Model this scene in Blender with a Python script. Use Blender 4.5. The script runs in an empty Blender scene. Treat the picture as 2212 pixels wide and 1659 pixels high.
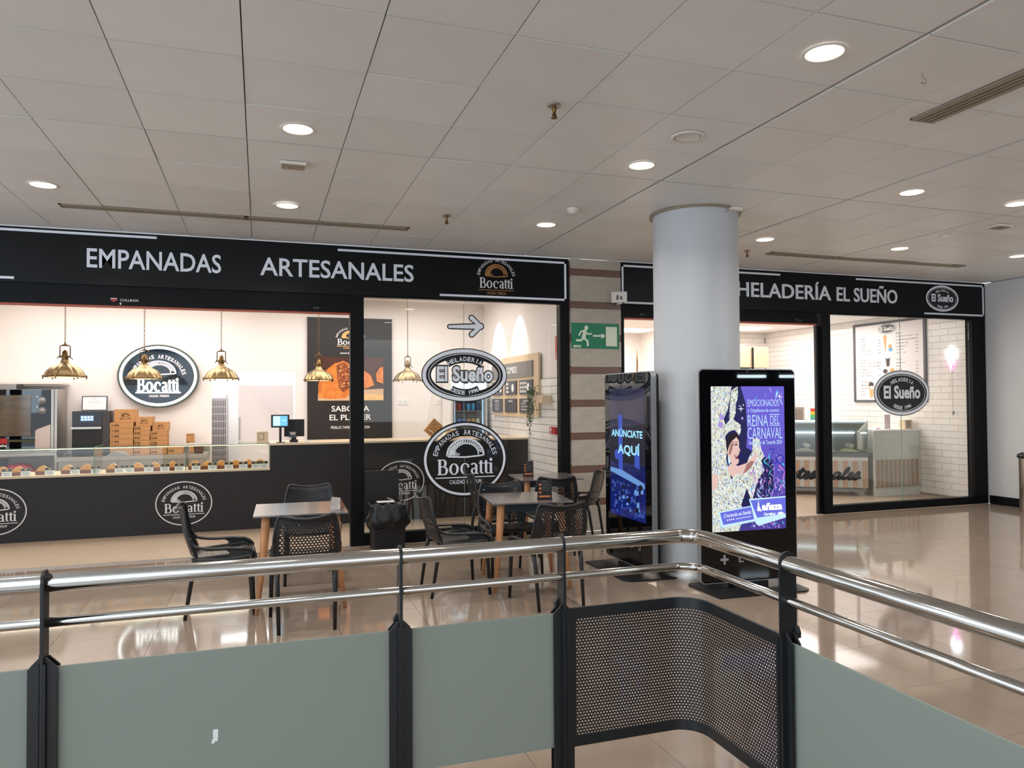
import bpy, bmesh, math, random
from mathutils import Vector, Matrix
random.seed(7)
SC = bpy.context.scene
C = SC.collection
PI = math.pi
# ------------------------------------------------------------------ camera, world, light, exposure
cam = bpy.data.cameras.new('camera'); camo = bpy.data.objects.new('camera', cam); C.objects.link(camo)
cam.sensor_width = 36.0; cam.lens = 1602.4 * 36.0 / 2212.0; cam.clip_start = 0.02
_p, _r, _y = 0.021663, -0.0065309, 0.327484
_f = Vector((math.sin(_y)*math.cos(_p), math.cos(_y)*math.cos(_p), math.sin(_p)))
_rt = Vector((math.cos(_y), -math.sin(_y), 0)); _up = _rt.cross(_f)
_A = math.cos(_r)*_rt + math.sin(_r)*_up; _B = -math.sin(_r)*_rt + math.cos(_r)*_up
_M = Matrix((_A, _B, -_f)).transposed().to_4x4(); _M.translation = (0, 0, 1.6)
camo.matrix_world = _M; SC.camera = camo
SC.view_settings.view_transform = 'Standard'; SC.view_settings.look = 'None'
SC.view_settings.gamma = 1.0; SC.view_settings.use_curve_mapping = False
SC.view_settings.exposure = 0.08
W = bpy.data.worlds.new('world'); SC.world = W; W.use_nodes = True
W.node_tree.nodes['Background'].inputs[0].default_value = (0.80, 0.89, 1.0, 1)
W.node_tree.nodes['Background'].inputs[1].default_value = 2.1

def area(name, loc, aim, sx, sy, power, col=(1, 1, 1), spread=PI):
    l = bpy.data.lights.new(name, 'AREA'); l.shape = 'RECTANGLE'; l.size = sx; l.size_y = sy
    l.energy = power; l.color = col; l.spread = spread
    o = bpy.data.objects.new(name, l); C.objects.link(o); o.location = loc
    o.rotation_euler = Vector(aim).to_track_quat('-Z', 'Y').to_euler(); return o
WARM = (1.0, 0.94, 0.88); PINKW = (1.0, 0.925, 0.885)
area('daylight_from_rooflight', (0.5, -4.2, 2.9), (0.1, 1, -0.6), 9, 4.5, 150, (0.86, 0.94, 1.0))
area('daylight_from_right_strip', (10.2, 0.5, 2.75), (-1, 0.62, -0.1), 3.5, 0.7, 90, (0.78, 0.9, 1.0))
area('daylight_from_left_hall', (-6.5, 0.5, 2.6), (1, 0.35, -0.2), 4, 2.6, 140, (0.62, 0.84, 1.0))
area('shop_light_a', (-1.8, 10.9, 3.17), (0, 0, -1), 3.2, 1.4, 72, PINKW)
area('shop_light_b', (1.7, 10.9, 3.17), (0, 0, -1), 2.8, 1.4, 52, (1, 0.94, 0.9))
area('shop_light_front', (-0.3, 8.9, 3.17), (0, 0, -1), 6.0, 0.3, 14, PINKW)
area('ice_shop_light', (8.4, 11.3, 2.93), (0, 0, -1), 3.2, 2.6, 104, PINKW)
area('ice_shop_light_left', (5.6, 12.2, 2.93), (0, 0, -1), 2.0, 2.4, 98, (1, 0.95, 0.9))
area('back_room_light', (-0.1, 12.9, 2.3), (0, 0, -1), 1.0, 0.8, 24, (0.93, 0.98, 1.0))

# ------------------------------------------------------------------ materials
def lin(c):
    return tuple(((v/255)/12.92 if v/255 <= 0.04045 else ((v/255+0.055)/1.055)**2.4) for v in c)
MATS = {}
def mat(name, rgb, rough=0.5, metal=0.0, emit=None, est=0.0, noise=0.0, nscale=20.0, rand=0.0, bump=0.0, coat=0.0, spec=0.5, stretch=(1, 1, 1)):
    if name in MATS: return MATS[name]
    m = bpy.data.materials.new(name); m.use_nodes = True; MATS[name] = m
    nt = m.node_tree; b = nt.nodes['Principled BSDF']; c = lin(rgb) + (1,)
    b.inputs['Base Color'].default_value = c; b.inputs['Roughness'].default_value = rough
    b.inputs['Metallic'].default_value = metal; b.inputs['Specular IOR Level'].default_value = spec
    if coat: b.inputs['Coat Weight'].default_value = coat; b.inputs['Coat Roughness'].default_value = 0.05
    if emit is not None:
        b.inputs['Emission Color'].default_value = lin(emit) + (1,); b.inputs['Emission Strength'].default_value = est
    if noise or bump:
        tc = nt.nodes.new('ShaderNodeTexCoord'); mp = nt.nodes.new('ShaderNodeMapping'); mp.inputs['Scale'].default_value = stretch
        nz = nt.nodes.new('ShaderNodeTexNoise'); nz.inputs['Scale'].default_value = nscale; nz.inputs['Detail'].default_value = 5
        nt.links.new(tc.outputs['Object'], mp.inputs[0]); nt.links.new(mp.outputs[0], nz.inputs[0])
    if noise or rand:
        hs = nt.nodes.new('ShaderNodeHueSaturation'); hs.inputs['Color'].default_value = c
        mr = nt.nodes.new('ShaderNodeMapRange'); mr.inputs[3].default_value = 1-noise; mr.inputs[4].default_value = 1+noise
        mr.inputs[1].default_value = 0.3; mr.inputs[2].default_value = 0.7
        if noise: nt.links.new(nz.outputs[0], mr.inputs[0])
        else: mr.inputs[0].default_value = 0.5; mr.inputs[3].default_value = 1; mr.inputs[4].default_value = 1
        src = mr.outputs[0]
        if rand:
            oi = nt.nodes.new('ShaderNodeObjectInfo'); m2 = nt.nodes.new('ShaderNodeMapRange')
            m2.inputs[3].default_value = 1-rand; m2.inputs[4].default_value = 1+rand
            nt.links.new(oi.outputs['Random'], m2.inputs[0]); mu = nt.nodes.new('ShaderNodeMath'); mu.operation = 'MULTIPLY'
            nt.links.new(src, mu.inputs[0]); nt.links.new(m2.outputs[0], mu.inputs[1]); src = mu.outputs[0]
        nt.links.new(src, hs.inputs['Value']); nt.links.new(hs.outputs[0], b.inputs['Base Color'])
    if bump:
        bp = nt.nodes.new('ShaderNodeBump'); bp.inputs['Strength'].default_value = bump; bp.inputs['Distance'].default_value = 0.01
        nt.links.new(nz.outputs[0], bp.inputs['Height']); nt.links.new(bp.outputs[0], b.inputs['Normal'])
    return m
def glass(name, tint, refl=0.06, rough=0.0, alpha=0.97):
    if name in MATS: return MATS[name]
    m = bpy.data.materials.new(name); m.use_nodes = True; MATS[name] = m; nt = m.node_tree; nt.nodes.clear()
    out = nt.nodes.new('ShaderNodeOutputMaterial'); mx = nt.nodes.new('ShaderNodeMixShader'); tr = nt.nodes.new('ShaderNodeBsdfTransparent')
    gl = nt.nodes.new('ShaderNodeBsdfGlossy'); fr = nt.nodes.new('ShaderNodeFresnel'); fr.inputs[0].default_value = 1.45
    tr.inputs[0].default_value = tuple(tint) + (1,); gl.inputs['Roughness'].default_value = rough
    ge = nt.nodes.new('ShaderNodeNewGeometry'); ir = nt.nodes.new('ShaderNodeMapRange'); ir.inputs[3].default_value = 1.45; ir.inputs[4].default_value = 1/1.45
    nt.links.new(ge.outputs['Backfacing'], ir.inputs[0]); nt.links.new(ir.outputs[0], fr.inputs[0])
    ma = nt.nodes.new('ShaderNodeMath'); ma.operation = 'MULTIPLY'; ma.inputs[1].default_value = refl/0.035
    nt.links.new(fr.outputs[0], ma.inputs[0]); nt.links.new(ma.outputs[0], mx.inputs[0]); nt.links.new(tr.outputs[0], mx.inputs[1])
    nt.links.new(gl.outputs[0], mx.inputs[2]); nt.links.new(mx.outputs[0], out.inputs[0]); return m
def emi(name, rgb, s=1.0):
    return mat(name, (0, 0, 0), 0.4, emit=rgb, est=s)
def frosted(name, rgb, tr=0.45):
    m = mat(name, rgb, 0.35); nt = m.node_tree; b = nt.nodes['Principled BSDF']
    t = nt.nodes.new('ShaderNodeBsdfTranslucent'); t.inputs[0].default_value = lin(rgb) + (1,)
    mx = nt.nodes.new('ShaderNodeMixShader'); mx.inputs[0].default_value = tr; out = nt.nodes['Material Output']
    nt.links.new(b.outputs[0], mx.inputs[1]); nt.links.new(t.outputs[0], mx.inputs[2]); nt.links.new(mx.outputs[0], out.inputs[0]); return m

M_ceil = mat('ceiling_panel', (226, 226, 225), 0.42, noise=0.03, nscale=1.3, rand=0.025)
M_gap = mat('ceiling_gap', (70, 66, 60), 0.9, noise=0.1)
M_groove = mat('ceiling_profile', (165, 160, 152), 0.6, noise=0.05)
M_floor = mat('floor_tile', (150, 134, 119), 0.065, noise=0.05, nscale=3.0, rand=0.035, spec=0.6)
M_grout = mat('floor_grout', (70, 60, 52), 0.6, noise=0.1)
M_shopfloor = mat('shop_floor', (188, 168, 146), 0.35, noise=0.06, nscale=5, stretch=(1, 3, 1))
M_blackp = mat('black_signboard', (10, 11, 13), 0.32, spec=0.2, noise=0.08, nscale=4)
M_frame = mat('black_frame', (13, 15, 18), 0.5, spec=0.15, noise=0.06, nscale=9)
M_silver = mat('silver_letters', (232, 238, 248), 0.4, noise=0.02)
M_orange = mat('orange_strip', (176, 78, 50), 0.45, noise=0.05)
M_white = mat('white_plaster', (238, 232, 228), 0.7, noise=0.015, nscale=2)
M_wallw = mat('mall_wall_paint', (216, 217, 219), 0.6, noise=0.015, nscale=2)
M_stone = mat('grey_stone', (176, 166, 152), 0.55, noise=0.09, nscale=7, rand=0.04, bump=0.1)
M_brown = mat('brown_marble', (112, 82, 70), 0.35, noise=0.12, nscale=12)
M_tile = mat('white_wall_tile', (240, 236, 231), 0.15, noise=0.01, rand=0.02)
M_tgrout = mat('tile_grout', (176, 166, 158), 0.8, noise=0.05)
M_tgrout2 = mat('dark_tile_grout', (95, 92, 88), 0.8, noise=0.05)
M_steel = mat('polished_steel', (190, 186, 180), 0.12, 1.0, noise=0.03, nscale=60, stretch=(1, 1, 1))
M_bsteel = mat('brushed_steel', (172, 166, 158), 0.34, 1.0, noise=0.05, nscale=40, stretch=(1, 1, 12))
M_post = mat('anthracite_steel', (24, 27, 30), 0.42, noise=0.06, nscale=30)
M_frost = frosted('frosted_glass', (172, 180, 172))
M_mesh = mat('dark_perforated_steel', (28, 28, 31), 0.5, 0.0, noise=0.05)
M_glass = glass('window_glass', (0.97, 0.98, 0.97), 0.05)
M_gglass = glass('green_edged_glass', (0.965, 0.985, 0.97), 0.045)
M_edge = mat('glass_edge', (110, 150, 130), 0.2, noise=0.05)
M_counter = mat('charcoal_laminate', (40, 38, 38), 0.5, spec=0.3, noise=0.07, nscale=3, stretch=(1, 1, 5))
M_topw = mat('pale_wood_top', (206, 188, 160), 0.4, noise=0.06, nscale=6, stretch=(1, 8, 8))
M_print = mat('pale_print', (225, 222, 222), 0.5, noise=0.01)
M_brass = mat('antique_brass', (160, 140, 104), 0.36, 1.0, noise=0.08, nscale=30)
M_dbrass = mat('dark_brass', (120, 94, 58), 0.35, 1.0, noise=0.1, nscale=30)
M_lamp = emi('lamp_glow', (255, 226, 170), 2.5)
M_down = emi('downlight_glow', (255, 244, 228), 9.0)
M_ring = mat('downlight_ring', (225, 218, 208), 0.4, noise=0.02)
M_chair = mat('black_plastic', (17, 19, 22), 0.45, noise=0.05, nscale=40, coat=0.1)
M_wood = mat('beech_wood', (190, 132, 88), 0.45, noise=0.12, nscale=8, stretch=(4, 4, 0.7))
M_ttop = mat('grey_tabletop', (140, 136, 136), 0.2, 0.6, noise=0.05, nscale=30)
M_tframe = mat('navy_table_frame', (30, 37, 48), 0.5, noise=0.05)
M_black = mat('gloss_black', (9, 9, 11), 0.02, noise=0.02)
M_mblack = mat('matt_black', (16, 16, 18), 0.5, noise=0.05)
M_bag = mat('black_bin_bag', (14, 14, 16), 0.3, noise=0.05, bump=0.5, nscale=10)
M_column = mat('column_paint', (192, 195, 199), 0.42, noise=0.012, nscale=2)
M_card = mat('kraft_card', (186, 138, 88), 0.7, noise=0.06, nscale=9)
M_cardink = mat('kraft_ink', (74, 46, 26), 0.7, noise=0.05)
M_paper = mat('white_paper', (240, 240, 238), 0.6, noise=0.01)
M_green = mat('exit_green', (18, 120, 84), 0.4, noise=0.02)
M_photol = mat('exit_cream', (222, 230, 205), 0.5, noise=0.01)
M_red = mat('red_plastic', (178, 36, 44), 0.4, noise=0.05)
M_leaf = mat('ivy_leaf', (62, 92, 48), 0.5, noise=0.2, nscale=30)
M_pale = mat('pale_wood', (222, 196, 164), 0.5, noise=0.05, nscale=7, stretch=(1, 1, 8))
M_slate = mat('slate_board', (82, 80, 84), 0.5, noise=0.05)
M_darkin = mat('dark_interior', (60, 55, 50), 0.8, noise=0.1)
M_pastry = mat('baked_pastry', (222, 160, 82), 0.5, noise=0.2, nscale=24, bump=0.3)
M_tray = mat('pastry_paper', (120, 66, 36), 0.6, noise=0.1)
M_grey = mat('grey_plastic', (150, 150, 150), 0.5, noise=0.03)
M_vent = mat('vent_metal', (150, 136, 118), 0.5, noise=0.06, nscale=30)
M_ventd = mat('vent_dark', (60, 52, 44), 0.7, noise=0.06)

# ------------------------------------------------------------------ mesh helpers
def B(): return bmesh.new()
def box(bm, x0, x1, y0, y1, z0, z1, mi=0):
    v = [bm.verts.new((x, y, z)) for z in (z0, z1) for y in (y0, y1) for x in (x0, x1)]
    for q in ((0, 2, 3, 1), (4, 5, 7, 6), (0, 1, 5, 4), (2, 6, 7, 3), (0, 4, 6, 2), (1, 3, 7, 5)):
        f = bm.faces.new([v[i] for i in q]); f.material_index = mi
    return v
def prism(bm, pts, d, plane='xz', at=0.0, mi=0):
    """pts: 2-D outline; extruded by d along the third axis starting at at"""
    def P(a, b, c): return {'xz': (a, c, b), 'yz': (c, a, b), 'xy': (a, b, c)}[plane]
    v0 = [bm.verts.new(P(a, b, at)) for a, b in pts]; v1 = [bm.verts.new(P(a, b, at+d)) for a, b in pts]; n = len(pts)
    fs = [bm.faces.new(v0), bm.faces.new(v1[::-1])] + [bm.faces.new((v0[i], v1[i], v1[(i+1) % n], v0[(i+1) % n])) for i in range(n)]
    for f in fs: f.material_index = mi
    return v0+v1
def frame_of(t):
    t = t.normalized(); a = Vector((0, 0, 1)) if abs(t.z) < 0.9 else Vector((1, 0, 0))
    u = t.cross(a).normalized(); return u, t.cross(u).normalized()
def tube(bm, pts, r, n=10, closed=False, sq=(1, 1), caps=True):
    pts = [Vector(p) for p in pts]; N = len(pts); rs = r if isinstance(r, (list, tuple)) else [r]*N; rings = []; pu = None
    for i, p in enumerate(pts):
        if closed: t = pts[(i+1) % N]-pts[i-1]
        else: t = (pts[min(i+1, N-1)]-pts[max(i-1, 0)])
        u, w = frame_of(t)
        if pu is not None:
            u = (pu - t.normalized()*pu.dot(t.normalized())).normalized(); w = t.normalized().cross(u)
        pu = u
        rings.append([bm.verts.new(p+(u*math.cos(2*PI*k/n)*sq[0]+w*math.sin(2*PI*k/n)*sq[1])*rs[i]) for k in range(n)])
    for i in range(N if closed else N-1):
        a, b = rings[i], rings[(i+1) % N]
        for k in range(n): bm.faces.new((a[k], a[(k+1) % n], b[(k+1) % n], b[k])).smooth = True
    if not closed and caps: bm.faces.new(rings[0][::-1]); bm.faces.new(rings[-1])
def lathe(bm, prof, n=32, c=(0, 0, 0), ribs=0, amp=0.0, cap=False):
    rings = []
    for r, z in prof:
        rings.append([bm.verts.new((c[0]+(r*(1+amp*abs(math.sin(ribs*k*PI/n)) if ribs else r))*math.cos(2*PI*k/n) if ribs else c[0]+r*math.cos(2*PI*k/n),
                                    c[1]+(r*(1+amp*abs(math.sin(ribs*k*PI/n))))*math.sin(2*PI*k/n) if ribs else c[1]+r*math.sin(2*PI*k/n), c[2]+z)) for k in range(n)])
    for a, b in zip(rings, rings[1:]):
        for k in range(n): bm.faces.new((a[k], a[(k+1) % n], b[(k+1) % n], b[k])).smooth = True
    if cap: bm.faces.new(rings[0][::-1]); bm.faces.new(rings[-1])
def smoothpts(pts, k=6, closed=False):
    pts = [Vector(p) for p in pts]; n = len(pts); out = []
    g = (lambda i: pts[i % n]) if closed else (lambda i: pts[max(0, min(n-1, i))])
    for i in range(n if closed else n-1):
        a, b, c, d = g(i-1), g(i), g(i+1), g(i+2)
        for j in range(k):
            t = j/k; out.append(0.5*((2*b)+(c-a)*t+(2*a-5*b+4*c-d)*t*t+(3*b-a-3*c+d)*t**3))
    if not closed: out.append(pts[-1])
    return out
def fillet(pts, r, n=6):
    pts = [Vector(p) for p in pts]; out = [pts[0]]
    for i in range(1, len(pts)-1):
        p = pts[i]; a = (pts[i-1]-p).normalized(); b = (pts[i+1]-p).normalized(); ang = a.angle(b)
        d = r/math.tan(ang/2); s, e = p+a*d, p+b*d; ce = p+(a+b).normalized()*(r/math.sin(ang/2))
        for k in range(n+1):
            t = k/n; v = ((s-ce)*(1-t)+(e-ce)*t).normalized()*r
            out.append(ce+v)
    out.append(pts[-1]); return out
# ------------------------------------------------------------------ object helpers
def wloc(o):
    v = Vector((0, 0, 0))
    while o: v += o.location; o = o.parent
    return v
def mesh_of(name, bm, mats):
    me = bpy.data.meshes.new(name); bm.normal_update(); bm.to_mesh(me); bm.free()
    for m in (mats if isinstance(mats, (list, tuple)) else [mats]): me.materials.append(m)
    return me
def tag(o, label=None, cat=None, group=None, kind=None):
    for k, v in (('label', label), ('category', cat), ('group', group), ('kind', kind)):
        if v: o[k] = v
    return o
def obj(name, bm, m, parent=None, bevel=0.0, label=None, local=False):
    if bevel:
        bmesh.ops.bevel(bm, geom=[e for e in bm.edges if not e.is_boundary and e.calc_face_angle(0) > 0.6], offset=bevel, segments=2, affect='EDGES', clamp_overlap=True)
    if not local:
        if parent: off = wloc(parent)
        else:
            xs = [v.co.x for v in bm.verts]; ys = [v.co.y for v in bm.verts]; zs = [v.co.z for v in bm.verts]
            off = Vector(((min(xs)+max(xs))/2, (min(ys)+max(ys))/2, min(zs)))
        bmesh.ops.translate(bm, verts=bm.verts, vec=-off)
    o = bpy.data.objects.new(name, mesh_of(name, bm, m)); C.objects.link(o)
    if parent: o.parent = parent
    elif not local: o.location = off
    if label: o['label'] = label
    return o
def thing(name, label, cat, loc=(0, 0, 0), rz=0.0, group=None):
    o = bpy.data.objects.new(name, None); C.objects.link(o); o.location = loc; o.rotation_euler = (0, 0, rz); o.empty_display_size = 0.1
    return tag(o, label, cat, group)
def struct(name, bm, m, bevel=0.0):
    return tag(obj(name, bm, m, None, bevel), kind='structure')
def dup(root, loc, rz, label=None, group=None):
    def cp(o, par):
        c = o.copy(); C.objects.link(c)
        if par: c.parent = par
        for ch in [x for x in list(o.children)]: cp(ch, c)
        return c
    r = cp(root, None); r.location = loc; r.rotation_euler = (0, 0, rz)
    if label: r['label'] = label
    if group: r['group'] = group
    return r
def bxo(name, x0, x1, y0, y1, z0, z1, m, parent=None, bevel=0.0, label=None):
    bm = B(); box(bm, x0, x1, y0, y1, z0, z1); return obj(name, bm, m, parent, bevel, label)

# ------------------------------------------------------------------ flat art: shapes printed or applied on a plane
_TC = {}
def text_geo(s, off, shear=0.0, font=None):
    key = (s, off, shear)
    if key in _TC: return _TC[key]
    cu = bpy.data.curves.new('t', 'FONT'); cu.body = s; cu.offset = off; cu.resolution_u = 3; cu.shear = shear
    o = bpy.data.objects.new('t', cu); C.objects.link(o)
    me = bpy.data.meshes.new_from_object(o)
    vs = [(v.co.x, v.co.y) for v in me.vertices]; fs = [tuple(p.vertices) for p in me.polygons]
    bpy.data.objects.remove(o); bpy.data.curves.remove(cu); bpy.data.meshes.remove(me)
    x0 = min(v[0] for v in vs); x1 = max(v[0] for v in vs); y0 = min(v[1] for v in vs); y1 = max(v[1] for v in vs)
    _TC[key] = (vs, fs, x0, x1, y0, y1); return _TC[key]
class Art:
    """collects flat shapes on the plane o + a*ux + b*uy, raised by d along the outward normal n"""
    def __init__(s, o, ux, uy, n, mats):
        s.o, s.ux, s.uy, s.n = Vector(o), Vector(ux), Vector(uy), Vector(n); s.bm = B(); s.mats = mats; s.k = 0
    def nx(s, d): s.k = (s.k+1) % 29; return d+s.k*9e-6
    def P(s, a, b, d): return s.o+s.ux*a+s.uy*b+s.n*d
    def poly(s, pts, d, mi=0, th=0.0):
        d = s.nx(d)
        v = [s.bm.verts.new(s.P(a, b, d+th)) for a, b in pts]
        try: f = s.bm.faces.new(v); f.material_index = mi
        except ValueError: return
        if th:
            w = [s.bm.verts.new(s.P(a, b, d)) for a, b in pts]; n = len(pts)
            for i in range(n): s.bm.faces.new((v[i], w[i], w[(i+1) % n], v[(i+1) % n])).material_index = mi
    def rect(s, x0, x1, y0, y1, d, mi=0, th=0.0): s.poly([(x0, y0), (x1, y0), (x1, y1), (x0, y1)], d, mi, th)
    def ell(s, cx, cy, rx, ry, d, mi=0, n=40, th=0.0): s.poly([(cx+rx*math.cos(2*PI*k/n), cy+ry*math.sin(2*PI*k/n)) for k in range(n)], d, mi, th)
    def ring(s, cx, cy, rx, ry, w, d, mi=0, n=64, a0=0, a1=2*PI):
        full = abs(a1-a0-2*PI) < 1e-6; q = []; d = s.nx(d)
        for k in range(n+(0 if full else 1)):
            t = a0+(a1-a0)*k/n; q.append([s.bm.verts.new(s.P(cx+(rx-e)*math.cos(t), cy+(ry-e)*math.sin(t), d)) for e in (0, w)])
        for k in range(n):
            a, b = q[k], q[(k+1) % len(q)]; s.bm.faces.new((a[0], b[0], b[1], a[1])).material_index = mi
    def stroke(s, pts, w, d, mi=0, closed=False, cap=True):
        d = s.nx(d)
        n = len(pts); ws = w if isinstance(w, (list, tuple)) else [w]*n; q = []
        for i in range(n):
            if closed: a, b = pts[i-1], pts[(i+1) % n]
            else: a, b = pts[max(i-1, 0)], pts[min(i+1, n-1)]
            tx, ty = b[0]-a[0], b[1]-a[1]; l = math.hypot(tx, ty) or 1; nx, ny = -ty/l, tx/l; h = ws[i]/2
            q.append((s.bm.verts.new(s.P(pts[i][0]+nx*h, pts[i][1]+ny*h, d)), s.bm.verts.new(s.P(pts[i][0]-nx*h, pts[i][1]-ny*h, d))))
        for i in range(n if closed else n-1):
            a, b = q[i], q[(i+1) % n]; s.bm.faces.new((a[0], b[0], b[1], a[1])).material_index = mi
        if cap and not closed:
            for p, ww in ((pts[0], ws[0]), (pts[-1], ws[-1])): s.ell(p[0], p[1], ww/2, ww/2, d, mi, 10)
    def text(s, t, cx, cy, w, h, d, mi=0, off=0.0, th=0.0, fit=None, rot=0.0, shear=0.0):
        vs, fs, x0, x1, y0, y1 = text_geo(t, off, shear)
        if fit: vr, _, x0, x1, y0, y1 = text_geo(t, fit, shear)
        kx = w/(x1-x0); ky = h/(y1-y0) if h else kx; c_, s_ = math.cos(rot), math.sin(rot)
        def q(v, e):
            a = (v[0]-(x0+x1)/2)*kx; b = (v[1]-(y0+y1)/2)*ky
            return s.P(cx+a*c_-b*s_, cy+a*s_+b*c_, d+e)
        vv = [s.bm.verts.new(q(v, th)) for v in vs]
        ed = {}
        for f in fs:
            try: s.bm.faces.new([vv[i] for i in f]).material_index = mi
            except ValueError: continue
            if th:
                for i in range(len(f)):
                    a, b = f[i], f[(i+1) % len(f)]; ed[(a, b)] = 1
        if th:
            lo = [s.bm.verts.new(q(v, 0)) for v in vs]
            for (a, b) in ed:
                if (b, a) not in ed: s.bm.faces.new((vv[a], lo[a], lo[b], vv[b])).material_index = mi
    def arc(s, t, cx, cy, rx, ry, a0, a1, h, d, mi=0, off=0.0, cw=None, up=True):
        """letters of t spread on an ellipse arc from angle a0 to a1 (degrees)"""
        n = len(t)
        for i, ch in enumerate(t):
            if ch == ' ': continue
            a = math.radians(a0+(a1-a0)*(i+0.5)/n); px, py = cx+rx*math.cos(a), cy+ry*math.sin(a)
            tx, ty = -rx*math.sin(a), ry*math.cos(a)
            if up: tx, ty = -tx, -ty
            r = math.atan2(ty, tx); arcl = math.hypot(rx*math.sin(a), ry*math.cos(a))*math.radians(abs(a1-a0))/n
            w = (cw or arcl*0.8)*(0.3 if ch in 'I1' else (1.1 if ch == 'M' else 1))
            s.text(ch, px, py, w, h, d, mi, off, fit=0.0, rot=r)
    def done(s, name, parent=None, label=None):
        return obj(name, s.bm, s.mats, parent, label=label)

def ellarc(cx, cy, rx, ry, a0, a1, n=16): return [(cx+rx*math.cos(math.radians(a0+(a1-a0)*k/n)), cy+ry*math.sin(math.radians(a0+(a1-a0)*k/n))) for k in range(n+1)]
def serif_bocatti(A, cx, cy, w, h, d, mi, fat=0.0):
    """slab-serif word; unit box about 5.55 wide, 1.4 high"""
    S = w/5.55; V = h/1.45
    def T(pts): return [(cx+(x-2.775)*S, cy+(y-0.72)*V) for x, y in pts]
    f = fat
    def st(x, y0, y1, t=0.26): A.poly(T([(x-t/2-f, y0-f), (x+t/2+f, y0-f), (x+t/2+f, y1+f), (x-t/2-f, y1+f)]), d, mi)
    def sf(x0, x1, y, t=0.09): A.poly(T([(x0-f, y-f), (x1+f, y-f), (x1+f, y+t+f), (x0-f, y+t+f)]), d, mi)
    def bowl(x, y, rx, ry, a0=0, a1=360, tk=0.25, tn=0.09, n=28):
        full = (a1-a0 == 360); q = []; dd = A.nx(d)
        m = n if full else n+1
        for k in range(m):
            a = math.radians(a0+(a1-a0)*k/n)
            o = T([(x+(rx+f)*math.cos(a), y+(ry+f)*math.sin(a))])[0]; i = T([(x+(rx-tk-f)*math.cos(a), y+(ry-tn-f)*math.sin(a))])[0]
            q.append((A.bm.verts.new(A.P(o[0], o[1], dd)), A.bm.verts.new(A.P(i[0], i[1], dd))))
        for k in range(n):
            a, b = q[k], q[(k+1) % m]; A.bm.faces.new((a[0], b[0], b[1], a[1])).material_index = mi
    # B
    st(0.22, 0, 1.4); sf(0.0, 0.7, 1.31); sf(0.0, 0.7, 0); sf(0.3, 0.7, 0.70)
    bowl(0.55, 1.04, 0.36, 0.36, -90, 90); bowl(0.6, 0.38, 0.44, 0.40, -90, 90)
    # o c a
    bowl(1.62, 0.5, 0.48, 0.52)
    bowl(2.72, 0.5, 0.47, 0.52, 48, 312); A.poly(T([(2.93, 0.62), (3.13, 0.62), (3.13, 0.86), (2.98, 0.92)]), d, mi)
    st(3.85, 0.05, 0.78, 0.24); bowl(3.6, 0.7, 0.37, 0.32, 0, 150, 0.24, 0.1); bowl(3.62, 0.28, 0.32, 0.29, 0, 360, 0.2, 0.08); sf(3.8, 4.08, 0)
    for x in (4.32, 4.84): st(x, 0.16, 1.22, 0.23); sf(x-0.2, x+0.28, 0.92); bowl(x+0.16, 0.2, 0.27, 0.2, 180, 300, 0.2, 0.1)
    st(5.34, 0, 0.98, 0.24); sf(5.14, 5.56, 0); sf(5.14, 5.42, 0.9)
    c = T([(5.34, 1.28)])[0]; A.ell(c[0], c[1], (0.15+f)*S, (0.15+f)*V, d, mi, 16)
def empanada(A, cx, cy, w, h, d, mi, bg=None, fat=0.0):
    """crimped half-moon pastry outline"""
    S, V = w/2, h
    if fat:
        A.poly([(cx+(S+fat)*math.cos(math.radians(a)), cy+(V+fat)*math.sin(math.radians(a))-0.02*V) for a in range(-8, 189, 7)], d, mi); return
    out = [(cx+S*math.cos(math.radians(a)), cy+V*(0.02+0.98*math.sin(math.radians(a)))) for a in range(0, 181, 9)]
    inn = [(cx+0.05*S+S*0.66*math.cos(math.radians(a)), cy+V*(0.06+0.66*math.sin(math.radians(a)))) for a in range(0, 181, 9)]
    A.stroke(out, 0.045*w, d, mi); A.stroke(inn, 0.03*w, d, mi)
    for k in range(1, len(out)-1):       # crimp ropes
        a, b = out[k], inn[min(k+1, len(inn)-1)]
        A.stroke([a, ((a[0]+b[0])/2+0.01*w, (a[1]+b[1])/2), b], [0.02*w, 0.06*w if k > 10 else 0.035*w, 0.02*w], d, mi, cap=False)
    A.stroke([(cx-S, cy+0.02*V), (cx-S*0.9, cy-0.05*V), (cx, cy-0.1*V), (cx+S*0.9, cy-0.02*V), (cx+S, cy+0.04*V)], 0.04*w, d, mi)
    for k in range(14): a = math.radians(178-k*3); A.stroke([(cx+S*0.93*math.cos(a)+k*0.012*w, cy), (cx+S*0.8*math.cos(a)+k*0.012*w, cy+V*(0.42-k*0.024))], 0.012*w, d, mi, cap=False)
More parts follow.
